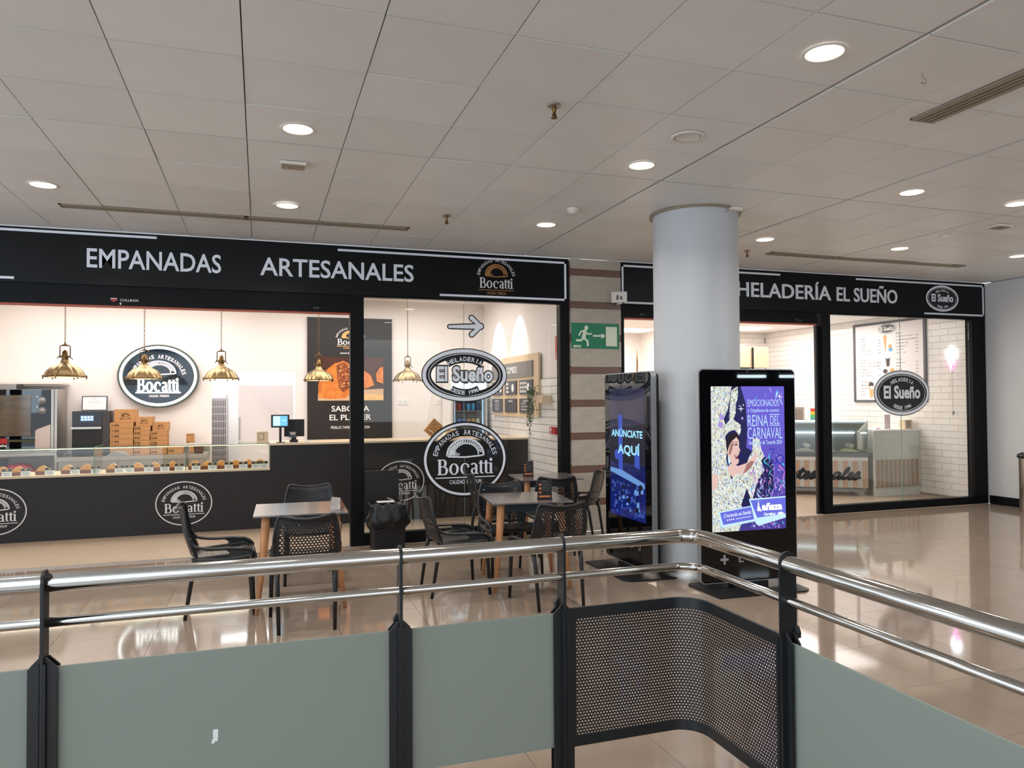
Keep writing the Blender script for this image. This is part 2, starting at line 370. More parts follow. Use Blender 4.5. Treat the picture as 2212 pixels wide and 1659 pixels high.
def pastry_logo(A, cx, cy, rx, ry, d, mi=0, outline=None, em=None, ring=True, small=None):
    e = 0.0015
    if outline is not None:
        A.ring(cx, cy, rx+0.02, ry+0.02, 0.06, d, outline); A.stroke(ellarc(cx, cy, rx*0.74, ry*0.74, 92, 172), ry*0.20, d, outline, cap=False); A.stroke(ellarc(cx, cy, rx*0.74, ry*0.74, 8, 88), ry*0.20, d, outline, cap=False)
        empanada(A, cx, cy+ry*0.1, rx*0.9, ry*0.46, d, outline, fat=0.012); serif_bocatti(A, cx, cy-ry*0.2, rx*1.36, ry*0.44, d, outline, 0.09)
        A.text('CALIDAD  PREMIUM', cx, cy-ry*0.62, rx*0.78, ry*0.11, d, outline, 0.1, fit=0.0); A.stroke([(cx-rx*0.72, cy-ry*0.5), (cx+rx*0.72, cy-ry*0.5)], 0.025, d, outline)
    if ring: A.ring(cx, cy, rx, ry, 0.02*(rx/0.5) if outline is None else 0.028, d+e, mi)
    A.arc('EMPANADAS ARTESANALES', cx, cy, rx*0.74, ry*0.74, 172, 8, ry*0.13, d+e, mi, 0.01)
    empanada(A, cx, cy+ry*0.1, rx*0.9, ry*0.46, d+e, mi if em is None else em)
    serif_bocatti(A, cx, cy-ry*0.2, rx*1.36, ry*0.44, d+2*e, mi)
    A.stroke([(cx-rx*0.72, cy-ry*0.5), (cx+rx*0.72, cy-ry*0.5)], 0.012*rx/0.5, d+e, mi if em is None else em)
    A.text('CALIDAD  PREMIUM', cx, cy-ry*0.62, rx*0.78, ry*0.11, d+e, mi if em is None else em, 0.01)
def dream_logo(A, cx, cy, rx, ry, d, w=0, k=1, filled=True, clear=False):
    """oval ice-cream-parlour emblem: w = light index, k = black index"""
    e = 0.0015; s = rx/0.515
    if filled: A.ell(cx, cy, rx+0.012*s, ry+0.012*s, d, k, 64)
    else: A.ring(cx, cy, rx+0.012*s, ry+0.012*s, 0.115*s, d, k)
    A.ring(cx, cy, rx, ry, 0.042*s, d+e, w); A.ring(cx, cy, rx*0.86, ry*0.83, 0.008*s, d+e, w)
    if not filled:
        A.stroke(ellarc(cx, cy-ry*0.06, rx*0.60, ry*0.68, 134, 46), ry*0.30, d+e, k, cap=False); A.stroke(ellarc(cx, cy+ry*0.1, rx*0.56, ry*0.78, 234, 306), ry*0.28, d+e, k, cap=False)
        A.text('El Sueño', cx, cy+ry*0.04, rx*1.34, ry*0.62, d+e, k, 0.09, fit=0.035)
    A.arc('HELADERIA', cx, cy-ry*0.06, rx*0.60, ry*0.68, 133, 47, ry*0.17, d+2*e, w, 0.02, cw=0.040*s)
    A.arc('DESDE 1996', cx, cy+ry*0.1, rx*0.56, ry*0.78, 236, 304, ry*0.16, d+2*e, w, 0.02, cw=0.036*s, up=False)
    A.text('El Sueño', cx, cy+ry*0.04, rx*1.34, ry*0.60, d+2.5*e, w, 0.035)
FX, FZ, FN = (1, 0, 0), (0, 0, 1), (0, -1, 0)
def front(y, mats, x=0, z=0): return Art((x, y, z), FX, FZ, FN, mats)

# ================================================================== SETTING
XJ = [-3.15, -2.53, -1.92, -1.307, -0.692, -0.083, 0.53, 1.141, 1.747, 2.352, 2.998, 3.595, 4.2, 4.84, 5.45, 6.06, 6.68, 7.29, 7.9, 8.51, 9.12, 9.75, 10.385]
CZ = 3.32
unit = {}
def unit_mesh(name, m, bev=0.0):
    if name not in unit:
        bm = B(); box(bm, -0.5, 0.5, -0.5, 0.5, -0.5, 0.5); unit[name] = mesh_of(name, bm, m)
    return unit[name]
def piece(kind, me, parent, x0, x1, y0, y1, z0, z1, tilt=0.0):
    o = bpy.data.objects.new(kind, me); C.objects.link(o); o.parent = parent
    o.location = Vector(((x0+x1)/2, (y0+y1)/2, (z0+z1)/2))-wloc(parent); o.scale = (x1-x0, y1-y0, z1-z0)
    if tilt: o.rotation_euler = (random.uniform(-tilt, tilt), random.uniform(-tilt, tilt), 0)
    return o
# ceiling: slab above, panels below with shadow gaps
bm = B(); box(bm, -8, 10.6, -7, 8.30, CZ+0.02, CZ+0.12)
ceil = struct('ceiling', bm, M_gap)
YC = [2.05, 2.66, 3.28, 3.9, 4.51, 5.13, 5.77, 6.39, 7.03, 7.65, 8.295]
me = unit_mesh('ceiling_panel', M_ceil)
for i in range(len(XJ)-1):
    for j in range(len(YC)-1):
        g0 = 0.016 if XJ[i] in (2.998, 4.84, 6.68, 8.51) else 0.003; g1 = 0.016 if XJ[i+1] in (2.998, 4.84, 6.68, 8.51) else 0.003
        h0 = 0.010 if YC[j] == 5.13 else 0.003; h1 = 0.010 if YC[j+1] == 5.13 else 0.003
        if 3.5 < XJ[i] < 4.1 and 5.7 < YC[j] < 5.8: pass
        dz = random.uniform(0, 0.004)
        piece('ceiling_panel', me, ceil, XJ[i]+g0, XJ[i+1]-g1, YC[j]+h0, YC[j+1]-h1, CZ-0.0+dz, CZ+0.018+dz, 0.0022)
bm = B()
for x in (2.998, 4.84, 6.68, 8.51): box(bm, x-0.016, x+0.016, 2.0, 8.29, CZ+0.012, CZ+0.0195)
box(bm, -3.15, 10.38, 5.12, 5.14, CZ+0.010, CZ+0.0195)
obj('ceiling_profile', bm, M_groove, ceil)
bm = B()   # plain run of the same ceiling outside the frame
box(bm, -8, -3.16, -7, 8.295, CZ, CZ+0.018); box(bm, -3.14, 10.6, -7, 2.04, CZ, CZ+0.018)
obj('plain_panel', bm, M_ceil, ceil)
# floor
bm = B(); box(bm, -8, 11, -7, 8.29, -0.1, -0.004)
floor = struct('floor', bm, M_grout)
YF = [1.99, 2.6, 3.21, 3.82, 4.43, 5.05, 5.70, 6.37, 7.03, 7.65, 8.27]
me = unit_mesh('floor_tile', M_floor)
for i in range(len(XJ)-1):
    for j in range(len(YF)-1):
        g = 0.0012; piece('floor_tile', me, floor, XJ[i]+g, XJ[i+1]-g, YF[j]+g, YF[j+1]-g, -0.012, 0.0, 0.0004)
bm = B(); box(bm, -8, -3.152, -7, 8.27, -0.01, 0); box(bm, -3.148, 11, -7, 1.988, -0.01, 0)
obj('plain_paving', bm, M_floor, floor)
# mall wall on the right, with black baseboard
bm = B(); box(bm, 10.40, 10.6, 3.0, 8.42, 0, CZ-0.002); struct('wall_right', bm, M_wallw)
bm = B(); box(bm, 10.40, 10.6, -7.0, 2.99, 0, CZ-0.002); struct('wall_right_added', bm, mat('added_dark_wall', (70, 70, 72), 0.6, noise=0.1))  # unseen dark wall, added to keep bright sky out of the screen's reflection
bm = B(); box(bm, 1.5, 10.6, -7.2, -7.0, 0, CZ-0.002); struct('wall_rear', bm, MATS['added_dark_wall'])  # also added out of view, so the glossy screen mirrors something dark
bm = B(); box(bm, 10.385, 10.40, 3.0, 8.285, 0, 0.125); struct('baseboard_right', bm, M_frame)
# shells of the two shops
def shell(pre, x0, x1, y1, zc, m=M_white):
    bm = B(); box(bm, x0-0.1, x0, 8.42, y1, 0, zc); struct('wall_'+pre+'_left', bm, m)
    bm = B(); box(bm, x0-0.1, x1+0.1, 8.42, y1+0.0, zc, zc+0.06); struct('ceiling_'+pre, bm, m)
    bm = B(); box(bm, x0-0.1, x1, 8.27, y1, -0.1, 0.003); struct('floor_'+pre, bm, M_shopfloor)
    bm = B(); box(bm, x0-0.14, x1+0.14, 8.428, 8.47, 2.84, 3.45); struct('trim_'+pre+'_bulkhead', bm, m)
shell('bakery', -4.1, 3.62, 12.2, 3.24)
shell('parlour', 4.30, 10.36, 14.2, 3.0)
bm = B(); box(bm, -3.9, 0.119, 8.275, 8.30, 0.003, 0.012); box(bm, 0.119, 0.94, 8.275, 8.30, 0.003, 0.012); struct('trim_threshold', bm, M_bsteel)
# bakery back wall with a doorway to the back room
bm = B(); box(bm, -4.2, -0.70, 12.2, 12.3, 0, 3.24); box(bm, 0.53, 3.62, 12.2, 12.3, 0, 3.24); box(bm, -0.70, 0.53, 12.2, 12.3, 2.09, 3.24)
struct('wall_bakery_back', bm, M_white)
bm = B(); box(bm, -1.0, 0.9, 13.6, 13.7, 0, 2.6); box(bm, -1.1, -1.0, 12.3, 13.6, 0, 2.6); box(bm, 0.9, 1.0, 12.3, 13.6, 0, 2.6); box(bm, -1.1, 1.0, 12.3, 13.7, 2.6, 2.7)
struct('wall_back_room', bm, M_white)
bm = B(); box(bm, -1.1, 1.0, 12.2, 13.7, -0.1, 0.003); struct('floor_back_room', bm, M_shopfloor)
# bakery right wall: plaster above, tiles below
bm = B(); box(bm, 3.622, 3.72, 8.42, 12.3, 0, 3.24); wb = struct('wall_bakery_right', bm, M_white)
bm = B(); box(bm, 3.604, 3.6215, 8.45, 12.195, 0.003, 1.885); obj('tile_bed', bm, M_tgrout2, wb)
me = unit_mesh('bevel_tile', M_tile)
for r in range(18):
    z0 = 0.045+r*0.102; off = 0.15 if r % 2 else 0.0
    y = 8.45-off
    while y < 12.19:
        a, b = max(y, 8.452)+0.003, min(y+0.30, 12.193)-0.003
        if b-a > 0.02 and not (a > 9.85 and z0 < 0.95): piece('wall_tile', me, wb, 3.597, 3.606, a, b, z0+0.003, z0+0.099)
        y += 0.30
# parlour right and back walls, tiled
bm = B(); box(bm, 10.362, 10.46, 8.42, 13.5, 0, 3.0); wp = struct('wall_parlour_right', bm, M_white)
bm = B(); box(bm, 10.345, 10.3615, 8.45, 13.395, 0.003, 2.998); obj('tile_bed', bm, M_tgrout, wp)
bm = B()
for r in range(29):
    z0 = 0.04+r*0.102; off = 0.15 if r % 2 else 0.0; y = 8.45-off
    while y < 13.39:
        a, b = max(y, 8.452)+0.0025, min(y+0.30, 13.393)-0.0025
        if b-a > 0.02:
            hid = 9.5 < a < 10.35 and z0 < 0.9
            if a < 11.3 and not hid: piece('wall_tile', me, wp, 10.337, 10.347, a, b, z0+0.0025, z0+0.0995)
            else: box(bm, 10.337, 10.347, a, b, z0+0.0025, z0+0.0995)
        y += 0.30
o = obj('distant_tiles', bm, M_tile, wp); o['kind'] = 'stuff'
bm = B(); box(bm, 7.85, 10.36, 13.4, 13.5, 0, 3.0); wk = struct('wall_parlour_back', bm, M_tgrout)
bm = B()
for r in range(29):
    z0 = 0.04+r*0.102; x = 7.76-(0.15 if r % 2 else 0)
    while x < 10.33:
        a, b = max(x, 7.86), min(x+0.295, 10.335)
        if b-a > 0.03: box(bm, a, b, 13.39, 13.402, z0+0.0025, z0+0.0995)
        x += 0.30
o = obj('distant_tiles', bm, M_tile, wk); o['kind'] = 'stuff'
bm = B(); box(bm, 4.2, 7.76, 14.2, 14.3, 0, 3.0); struct('wall_parlour_far', bm, M_white)
bm = B(); box(bm, 7.76, 7.85, 13.4, 14.3, 0, 3.0); struct('wall_parlour_partition', bm, M_white)
# ---------------------------------------------------------------- striped stone pier between the shops
bm = B(); box(bm, 3.575, 4.245, 8.32, 8.42, 0, CZ-0.002); pier = struct('wall_pier', bm, M_gap)
mb, ms = unit_mesh('stone_block', M_stone), unit_mesh('marble_band', M_brown)
zb = [0.355+0.4*k for k in range(8)]; z = 0.0
for zc in zb:
    hb = 0.042
    if zc-hb > z: piece('stone_block', mb, pier, 3.572, 4.247, 8.275, 8.34, z+0.002, zc-hb-0.002)
    piece('marble_band', ms, pier, 3.572, 4.247, 8.279, 8.34, zc-hb, zc+hb)
    piece('return_band', ms, pier, 3.561, 3.5715, 8.285, 8.42, zc-hb-0.02, zc+hb+0.02)
    z = zc+hb
piece('stone_block', mb, pier, 3.572, 4.247, 8.275, 8.34, z+0.002, CZ-0.004)
# ---------------------------------------------------------------- round column
cx, cy = 3.86, 6.0
bm = B(); lathe(bm, [(0.39, 0.10), (0.39, CZ)], 96, (cx, cy, 0)); col_ = struct('trim_column', bm, M_column)
bm = B(); lathe(bm, [(0.394, 0.0), (0.394, 0.11), (0.391, 0.112)], 96, (cx, cy, 0)); obj('column_base', bm, M_bsteel, col_)
bm = B(); lathe(bm, [(0.392, CZ-0.018), (0.418, CZ-0.018), (0.418, CZ), (0.392, CZ)], 96, (cx, cy, 0)); obj('column_collar', bm, M_vent, col_)
bm = B(); box(bm, 3.96, 4.10, 5.60, 5.66, CZ-0.03, CZ-0.002); obj('junction_box', bm, M_ring, col_, 0.004)

# ================================================================== SHOPFRONTS
def white_lines(t, segs, y=8.30):
    for (x0, z0, x1, z1) in segs:
        bm = B(); box(bm, min(x0, x1)-0.012, max(x0, x1)+0.012, y-0.008, y, min(z0, z1)-0.012, max(z0, z1)+0.012)
        obj('border_strip', bm, M_silver, t)
# bakery fascia
fas = thing('signboard', 'long black fascia reading EMPANADAS ARTESANALES over the counter shop', 'sign', (-0.2, 8.35, 2.775))
bp1 = bxo('backing_panel', -4.05, 3.557, 8.305, 8.425, 2.775, 3.312, M_blackp, fas)
bxo('right_panel', 1.99, 3.555, 8.30, 8.3055, 2.777, 3.310, M_blackp, fas); bxo('left_panel', -4.05, 1.986, 8.30, 8.3055, 2.777, 3.310, M_blackp, fas)
white_lines(fas, [(-4.0, 3.278, -1.011, 3.278), (-4.0, 2.812, -2.26, 2.812), (-4.0, 2.812, -4.0, 3.278), (0.819, 3.262, 3.51, 3.262), (1.963, 2.812, 3.51, 2.812), (3.51, 2.812, 3.51, 3.262)])
for s, x0, x1 in (('EMPANADAS', -1.628, -0.386), ('ARTESANALES', 0.0, 1.648)):
    A = front(8.30, [M_silver]); A.text(s, (x0+x1)/2, 3.040, x1-x0, 0.195, 0, 0, 0.012, th=0.012); A.done('raised_lettering', bp1)
A = front(8.30, [M_print, mat('gold_print', (176, 124, 66), 0.5, noise=0.02)]); pastry_logo(A, 2.632, 3.035, 0.30, 0.285, 0.002, 0, em=1, ring=False)
A.done('fascia_emblem', bp1)
# shutter box and entrance frame
dr = thing('shopfront_frame', 'black metal shopfront frame around bakery opening and window', 'frame', (-0.2, 8.36, 0))
bxo('shutter_box', -4.05, 0.943, 8.335, 8.425, 2.66, 2.775, M_frame, dr); bxo('shutter_lip', -4.05, 0.943, 8.315, 8.425, 2.575, 2.665, M_frame, dr)
bxo('orange_strip', -4.05, 0.943, 8.318, 8.40, 2.558, 2.574, M_orange, dr)
bxo('post', 0.943, 1.09, 8.305, 8.42, 0, 2.775, M_frame, dr, 0.004); bxo('post', 3.443, 3.557, 8.305, 8.42, 0, 2.775, M_frame, dr, 0.004)
bxo('post', -4.05, -3.9, 8.305, 8.42, 0, 2.558, M_frame, dr)
bxo('sill', 1.09, 3.443, 8.31, 8.42, 0, 0.13, M_frame, dr, 0.003)
bxo('head_rail', 1.09, 3.443, 8.33, 8.42, 2.762, 2.775, M_frame, dr)
for x0, x1 in ((1.092, 2.249), (2.253, 3.441)): bxo('pane', x0, x1, 8.360, 8.370, 0.131, 2.761, M_glass, dr)
bxo('pane_joint', 2.2494, 2.2526, 8.3595, 8.3705, 0.131, 2.761, M_edge, dr)
bm = B(); lathe(bm, [(0.001, 0.012), (0.035, 0.012), (0.06, 0.0)], 24); bmesh.ops.scale(bm, vec=(1, 0.5, 1), verts=bm.verts)
bmesh.ops.rotate(bm, cent=(0, 0, 0), matrix=Matrix.Rotation(PI/2, 3, 'X'), verts=bm.verts); bmesh.ops.translate(bm, vec=(0.61, 8.315, 2.62), verts=bm.verts); obj('door_sensor', bm, M_black, dr)
A = front(8.314, [M_print, M_red]); A.text('COLLBAIX', -1.25, 2.632, 0.17, 0.024, 0.001, 0, 0.01); A.poly([(-1.42, 2.65), (-1.36, 2.65), (-1.362, 2.625), (-1.39, 2.612), (-1.418, 2.625)], 0.001, 1)
A.rect(-1.42, -1.36, 2.642, 2.65, 0.002, 0); A.ell(-1.33, 2.598, 0.009, 0.009, 0.001, 0, 12); A.rect(-1.335, -1.325, 2.582, 2.6, 0.002, 0); A.done('maker_sticker', dr)
# parlour fascia
fa2 = thing('signboard', 'black fascia beginning with HELADERÍA, partly behind the round column', 'sign', (7.3, 8.35, 2.785))
bp2 = bxo('backing_panel', 4.257, 10.385, 8.305, 8.425, 2.785, 3.318, M_blackp, fa2); bxo('left_panel', 4.258, 6.70, 8.30, 8.3055, 2.787, 3.316, M_blackp, fa2); bxo('right_panel', 6.704, 10.384, 8.30, 8.3055, 2.787, 3.316, M_blackp, fa2)
white_lines(fa2, [(4.285, 3.27, 6.644, 3.27), (4.285, 2.81, 5.6, 2.81), (4.285, 2.81, 4.285, 3.27), (7.955, 3.272, 10.345, 3.272), (9.20, 2.828, 10.345, 2.828), (10.345, 2.828, 10.345, 3.272)])
for s, x0, x1, z0, z1 in (('HELADERÍA', 5.97, 7.50, 2.955, 3.20), ('EL SUEÑO', 7.60, 8.679, 2.950, 3.195)):
    A = front(8.30, [M_silver]); A.text(s, (x0+x1)/2, (z0+z1)/2-0.002, x1-x0, z1-z0, 0, 0, 0.012, th=0.012); A.done('raised_lettering', bp2)
A = front(8.30, [M_silver, M_black]); dream_logo(A, 9.537, 3.057, 0.315, 0.192, 0.003, 0, 1); A.done('oval_emblem', bp2)
dr2 = thing('shopfront_frame', 'black metal shopfront frame with open door and window of ice cream parlour', 'frame', (7.3, 8.36, 0))
bxo('shutter_box', 4.257, 7.285, 8.335, 8.425, 2.70, 2.785, M_frame, dr2); bxo('shutter_lip', 4.257, 7.285, 8.315, 8.425, 2.625, 2.705, M_frame, dr2)
bxo('orange_strip', 4.31, 7.27, 8.318, 8.40, 2.606, 2.6245, M_orange, dr2)
bxo('post', 4.257, 4.305, 8.305, 8.42, 0, 2.70, M_frame, dr2); bxo('post', 7.345, 7.49, 8.305, 8.42, 0, 2.785, M_frame, dr2, 0.004); bxo('post', 10.12, 10.385, 8.305, 8.42, 0, 2.785, M_frame, dr2, 0.004)
for x in (7.270, 7.292, 7.315): bxo('door_stile', x, x+0.018, 8.34+(x-7.27), 8.38+(x-7.27), 0, 2.606, M_mblack, dr2)
bxo('sill', 7.49, 10.12, 8.31, 8.42, 0, 0.11, M_frame, dr2, 0.003); bxo('head_rail', 7.49, 10.12, 8.33, 8.42, 2.765, 2.785, M_frame, dr2)
for x0, x1 in ((7.492, 8.786), (8.790, 10.118)): bxo('pane', x0, x1, 8.360, 8.370, 0.111, 2.764, M_glass, dr2)
bxo('pane_joint', 8.7862, 8.7898, 8.3595, 8.3705, 0.111, 2.764, M_edge, dr2)
for x in (4.55, 6.96):
    bm = B(); lathe(bm, [(0.001, 0.012), (0.035, 0.012), (0.06, 0.0)], 24); bmesh.ops.scale(bm, vec=(1, 0.5, 1), verts=bm.verts)
    bmesh.ops.rotate(bm, cent=(0, 0, 0), matrix=Matrix.Rotation(PI/2, 3, 'X'), verts=bm.verts); bmesh.ops.translate(bm, vec=(x, 8.315, 2.668), verts=bm.verts); obj('door_sensor', bm, M_black, dr2)
# decals on the glass
M_dsil = mat('decal_silver', (226, 230, 238), 0.45, noise=0.01); M_dblk = mat('decal_black', (14, 15, 18), 0.3, noise=0.01)
A = front(8.3595, [M_dsil, M_dblk]); dream_logo(A, 2.262, 1.895, 0.505, 0.302, 0.001, 0, 1, filled=False)
tag(A.done('glass_decal'), 'oval HELADERIA DESDE 1996 window sticker with clear centre on bakery glass', 'decal')
A = front(8.3595, [M_dsil, M_dblk]); pastry_logo(A, 2.262, 0.918, 0.49, 0.42, 0.001, 0, outline=1)
tag(A.done('glass_decal'), 'round window sticker with pastry drawing low on bakery glass', 'decal')
A = front(8.3595, [M_dsil, M_dblk]); dream_logo(A, 8.805, 1.665, 0.507, 0.318, 0.001, 0, 1)
tag(A.done('glass_decal'), 'black filled oval HELADERIA sticker on parlour window', 'decal')
A = front(8.3595, [M_dsil, M_dblk])
for g, dd, mi in ((0.014, 0.001, 1), (0.0, 0.0025, 0)):
    A.stroke([(2.08, 2.456), (2.44, 2.466)], [0.035+2*g, 0.055+2*g], dd, mi); A.stroke([(2.345, 2.565), (2.455, 2.468), (2.345, 2.37)], 0.052+2*g, dd, mi)
    for px, pz in ((2.455, 2.468),): A.ell(px, pz, 0.03+g, 0.03+g, dd, mi, 16)
tag(A.done('arrow_decal'), 'silver arrow sticker pointing right high on bakery glass', 'decal')
# exit sign on the pier
ex = thing('exit_sign', 'green running man exit sign with arrow on striped stone pier', 'sign', (3.89, 8.27, 2.225))
exp_ = bxo('plate', 3.575, 4.215, 8.268, 8.2745, 2.225, 2.535, M_green, ex)
A = front(8.268, [M_photol])
A.ell(3.772, 2.478, 0.025, 0.027, 0.001); A.stroke([(3.755, 2.44), (3.735, 2.36)], [0.045, 0.05], 0.001)
A.stroke([(3.765, 2.44), (3.785, 2.40), (3.835, 2.405)], 0.02, 0.001); A.stroke([(3.745, 2.44), (3.70, 2.43), (3.675, 2.385)], 0.02, 0.001)
A.stroke([(3.742, 2.35), (3.785, 2.315), (3.79, 2.262)], 0.026, 0.001); A.stroke([(3.73, 2.35), (3.70, 2.322), (3.645, 2.322)], 0.026, 0.001)
A.rect(3.858, 3.985, 2.37, 2.392, 0.001); A.poly([(3.975, 2.415), (4.03, 2.381), (3.975, 2.347)], 0.001)
A.rect(4.035, 4.185, 2.255, 2.495, 0.001); A.rect(3.60, 3.70, 2.236, 2.244, 0.001); A.rect(3.60, 3.63, 2.247, 2.262, 0.001); A.rect(3.635, 3.70, 2.25, 2.262, 0.001)
A.done('pictogram', exp_)
# small 1a plate projecting from the pier
pl = thing('number_plate', 'small projecting white 1a plate at top right of stone pier', 'sign', (4.17, 8.2, 2.79)); pl.rotation_euler = (0, 0, 0)
d_ = Vector((0.16, -0.10, 0)).normalized(); n_ = Vector((-0.10, -0.16, 0)).normalized()
bm = B(); a_ = Vector((4.09, 8.22, 2.79)); q_ = [a_, a_+d_*0.19, a_+d_*0.19+Vector((0, 0, 0.13)), a_+Vector((0, 0, 0.13))]
v0 = [bm.verts.new(p) for p in q_]; v1 = [bm.verts.new(p-n_*0.012) for p in q_]; bm.faces.new(v0); bm.faces.new(v1[::-1])
for i in range(4): bm.faces.new((v0[i], v1[i], v1[(i+1) % 4], v0[(i+1) % 4]))
obj('plate', bm, M_ring, pl)
A = Art(a_, d_, FZ, n_, [M_mblack]); A.text('1', 0.075, 0.06, 0.02, 0.06, 0.002, 0, 0.02); A.text('a', 0.12, 0.055, 0.032, 0.04, 0.002, 0, 0.02); A.done('number', pl)
bxo('bracket', 4.19, 4.215, 8.17, 8.275, 2.775, 2.795, M_ring, pl)

# ================================================================== CEILING FITTINGS
LP = [(0.224, 4.83, 'downlight above the small louvred grille near the middle tables'), (-1.62, 6.68, 'downlight at far left near the slot grille end'),
      (0.224, 6.76, 'small-looking downlight just in front of the long left slot grille'), (2.66, 2.96, 'largest nearest downlight at upper right of the ceiling'),
      (2.655, 4.82, 'downlight between the blank round speaker and the column top'), (2.658, 6.75, 'downlight left of the column near the smoke detector'),
      (5.17, 4.77, 'downlight right of the column in the middle of the right ceiling'), (5.17, 6.68, 'downlight just right of the column top'),
      (6.99, 6.63, 'downlight in front of the right slot grille'), (6.385, 4.77, 'upper downlight cut by the right picture edge'), (8.775, 6.56, 'lower downlight cut by the right picture edge'),
      (0.224, 2.96, ''), (-1.62, 4.83, ''), (-4.0, 5.0, ''), (5.17, 2.96, ''), (8.775, 4.77, ''), (-1.62, 2.0, ''), (2.66, 0.5, ''), (6.4, 1.0, '')]
d0 = None
for i, (x, y, lab) in enumerate(LP):
    lab = ('round recessed ' + lab) if lab else 'round recessed downlight outside the picture, %s such light' % ['first', 'second', 'third', 'fourth', 'fifth', 'sixth', 'seventh', 'eighth'][i-11]
    if d0 is None:
        d0 = thing('ceiling_downlight', lab, 'ceiling light', (x, y, CZ), 0, 'round downlights in the panel ceiling')
        bm = B(); lathe(bm, [(0.088, -0.001), (0.092, -0.006), (0.104, -0.007), (0.110, 0.0)], 48, (x, y, CZ)); obj('trim_ring', bm, M_ring, d0)
        bm = B(); lathe(bm, [(0.0005, -0.004), (0.089, -0.003)], 48, (x, y, CZ)); obj('diffuser', bm, M_down, d0)
    else: dup(d0, (x, y, CZ), 0, lab)
    l = bpy.data.lights.new('downlight_beam', 'AREA'); l.shape = 'DISK'; l.size = 0.17; l.energy = 13; l.color = WARM; l.spread = 2.6
    lo = bpy.data.objects.new('downlight_beam', l); C.objects.link(lo); lo.location = (x, y, CZ-0.012)
sp = thing('ceiling_speaker', 'unlit white round ceiling speaker between two downlights', 'speaker', (2.652, 4.198, CZ))
bm = B(); lathe(bm, [(0.0005, -0.006), (0.085, -0.006), (0.088, -0.010), (0.104, -0.009), (0.11, 0)], 48, (2.652, 4.198, CZ)); obj('cover', bm, M_ring, sp)
bm = B(); lathe(bm, [(0.082, -0.0075), (0.086, -0.0075)], 48, (2.652, 4.198, CZ)); obj('joint', bm, M_gap, sp)
def slot_grille(x0, x1, y0, y1, along, n, label):
    t = thing('slot_grille', label, 'air grille', ((x0+x1)/2, (y0+y1)/2, CZ))
    bxo('recess', x0, x1, y0, y1, CZ-0.001, CZ+0.006, M_ventd, t)
    w = 0.012
    bm = B(); box(bm, x0, x1, y0, y0+w, CZ-0.010, CZ); box(bm, x0, x1, y1-w, y1, CZ-0.010, CZ); box(bm, x0, x0+w*2, y0, y1, CZ-0.009, CZ); box(bm, x1-w*2, x1, y0, y1, CZ-0.009, CZ)
    if along == 'x': box(bm, (x0+x1)/2-0.02, (x0+x1)/2+0.02, y0, y1, CZ-0.009, CZ)
    obj('grille_frame', bm, M_vent, t)
    for k in range(n):
        if along == 'x': a = y0+w+(y1-y0-2*w)*(k+0.5)/n; bxo('slat', x0+w, x1-w, a-0.006, a+0.006, CZ-0.009, CZ-0.002, M_vent, t)
        else: a = x0+w+(x1-x0-2*w)*(k+0.5)/n; bxo('slat', a-0.009, a+0.009, y0+w, y1-w, CZ-0.012, CZ-0.002, M_vent, t)
slot_grille(-1.65, 1.405, 7.265, 7.385, 'x', 4, 'long brown slot grille above the EMPANADAS ARTESANALES fascia')
slot_grille(5.70, 8.74, 7.24, 7.36, 'x', 4, 'long brown slot grille above the HELADERÍA fascia')
slot_grille(3.80, 3.985, 1.9, 3.51, 'y', 4, 'wide slatted grille at upper right edge of the ceiling')
def small_grille(x, y, label):
    t = thing('louvred_grille', label, 'air grille', (x, y, CZ)); bm = B(); box(bm, x-0.09, x+0.09, y-0.07, y+0.07, CZ-0.022, CZ-0.001); obj('housing', bm, M_ring, t, 0.006)
    for k in range(11): a = x-0.075+k*0.015; bxo('louvre', a-0.004, a+0.004, y-0.055, y+0.055, CZ-0.028, CZ-0.0225, M_vent, t)
small_grille(0.225, 5.56, 'small rectangular louvred grille between two left downlights'); small_grille(7.03, 5.44, 'small rectangular louvred grille at right side of ceiling')
def sprinkler(x, y, label):
    t = thing('sprinkler', label, 'sprinkler', (x, y, CZ))
    bm = B(); lathe(bm, [(0.001, -0.004), (0.038, -0.006), (0.04, -0.001)], 24, (x, y, CZ)); obj('escutcheon', bm, M_bsteel, t)
    bm = B(); lathe(bm, [(0.012, -0.004), (0.014, -0.03), (0.009, -0.04), (0.016, -0.07), (0.02, -0.075), (0.001, -0.078)], 12, (x, y, CZ)); obj('head', bm, M_dbrass, t)
sprinkler(1.627, 3.99, 'nearest chrome sprinkler head in the middle of the ceiling'); sprinkler(1.644, 6.70, 'small sprinkler head above the window with the arrow sticker')
sprinkler(5.357, 7.244, 'small sprinkler head right of the column near parlour fascia'); sprinkler(9.45, 6.9, 'sprinkler head at far right edge near the white wall')
def smoke(x, y, label):
    t = thing('smoke_detector', label, 'smoke detector', (x, y, CZ))
    bm = B(); lathe(bm, [(0.001, -0.05), (0.032, -0.048), (0.036, -0.03)], 28, (x, y, CZ)); obj('sensor_cap', bm, M_ring, t)
    bm = B(); lathe(bm, [(0.036, -0.03), (0.05, -0.028), (0.052, -0.001)], 28, (x, y, CZ)); obj('base', bm, M_ring, t)
smoke(2.66, 6.10, 'white smoke detector left of the column'); smoke(6.89, 5.94, 'white smoke detector on right ceiling')
def hook(x, y, label):
    bm = B(); tube(bm, smoothpts([(x, y, CZ), (x, y, CZ-0.02), (x+0.02, y, CZ-0.035), (x+0.012, y, CZ-0.055), (x-0.01, y, CZ-0.05)], 4), 0.0025, 6)
    tag(obj('ceiling_hook', bm, M_vent), label, 'hook')
hook(3.33, 2.99, 'tiny metal hook in ceiling near the wide slatted grille'); hook(3.93, 5.60, 'tiny metal hook hanging at the column top')
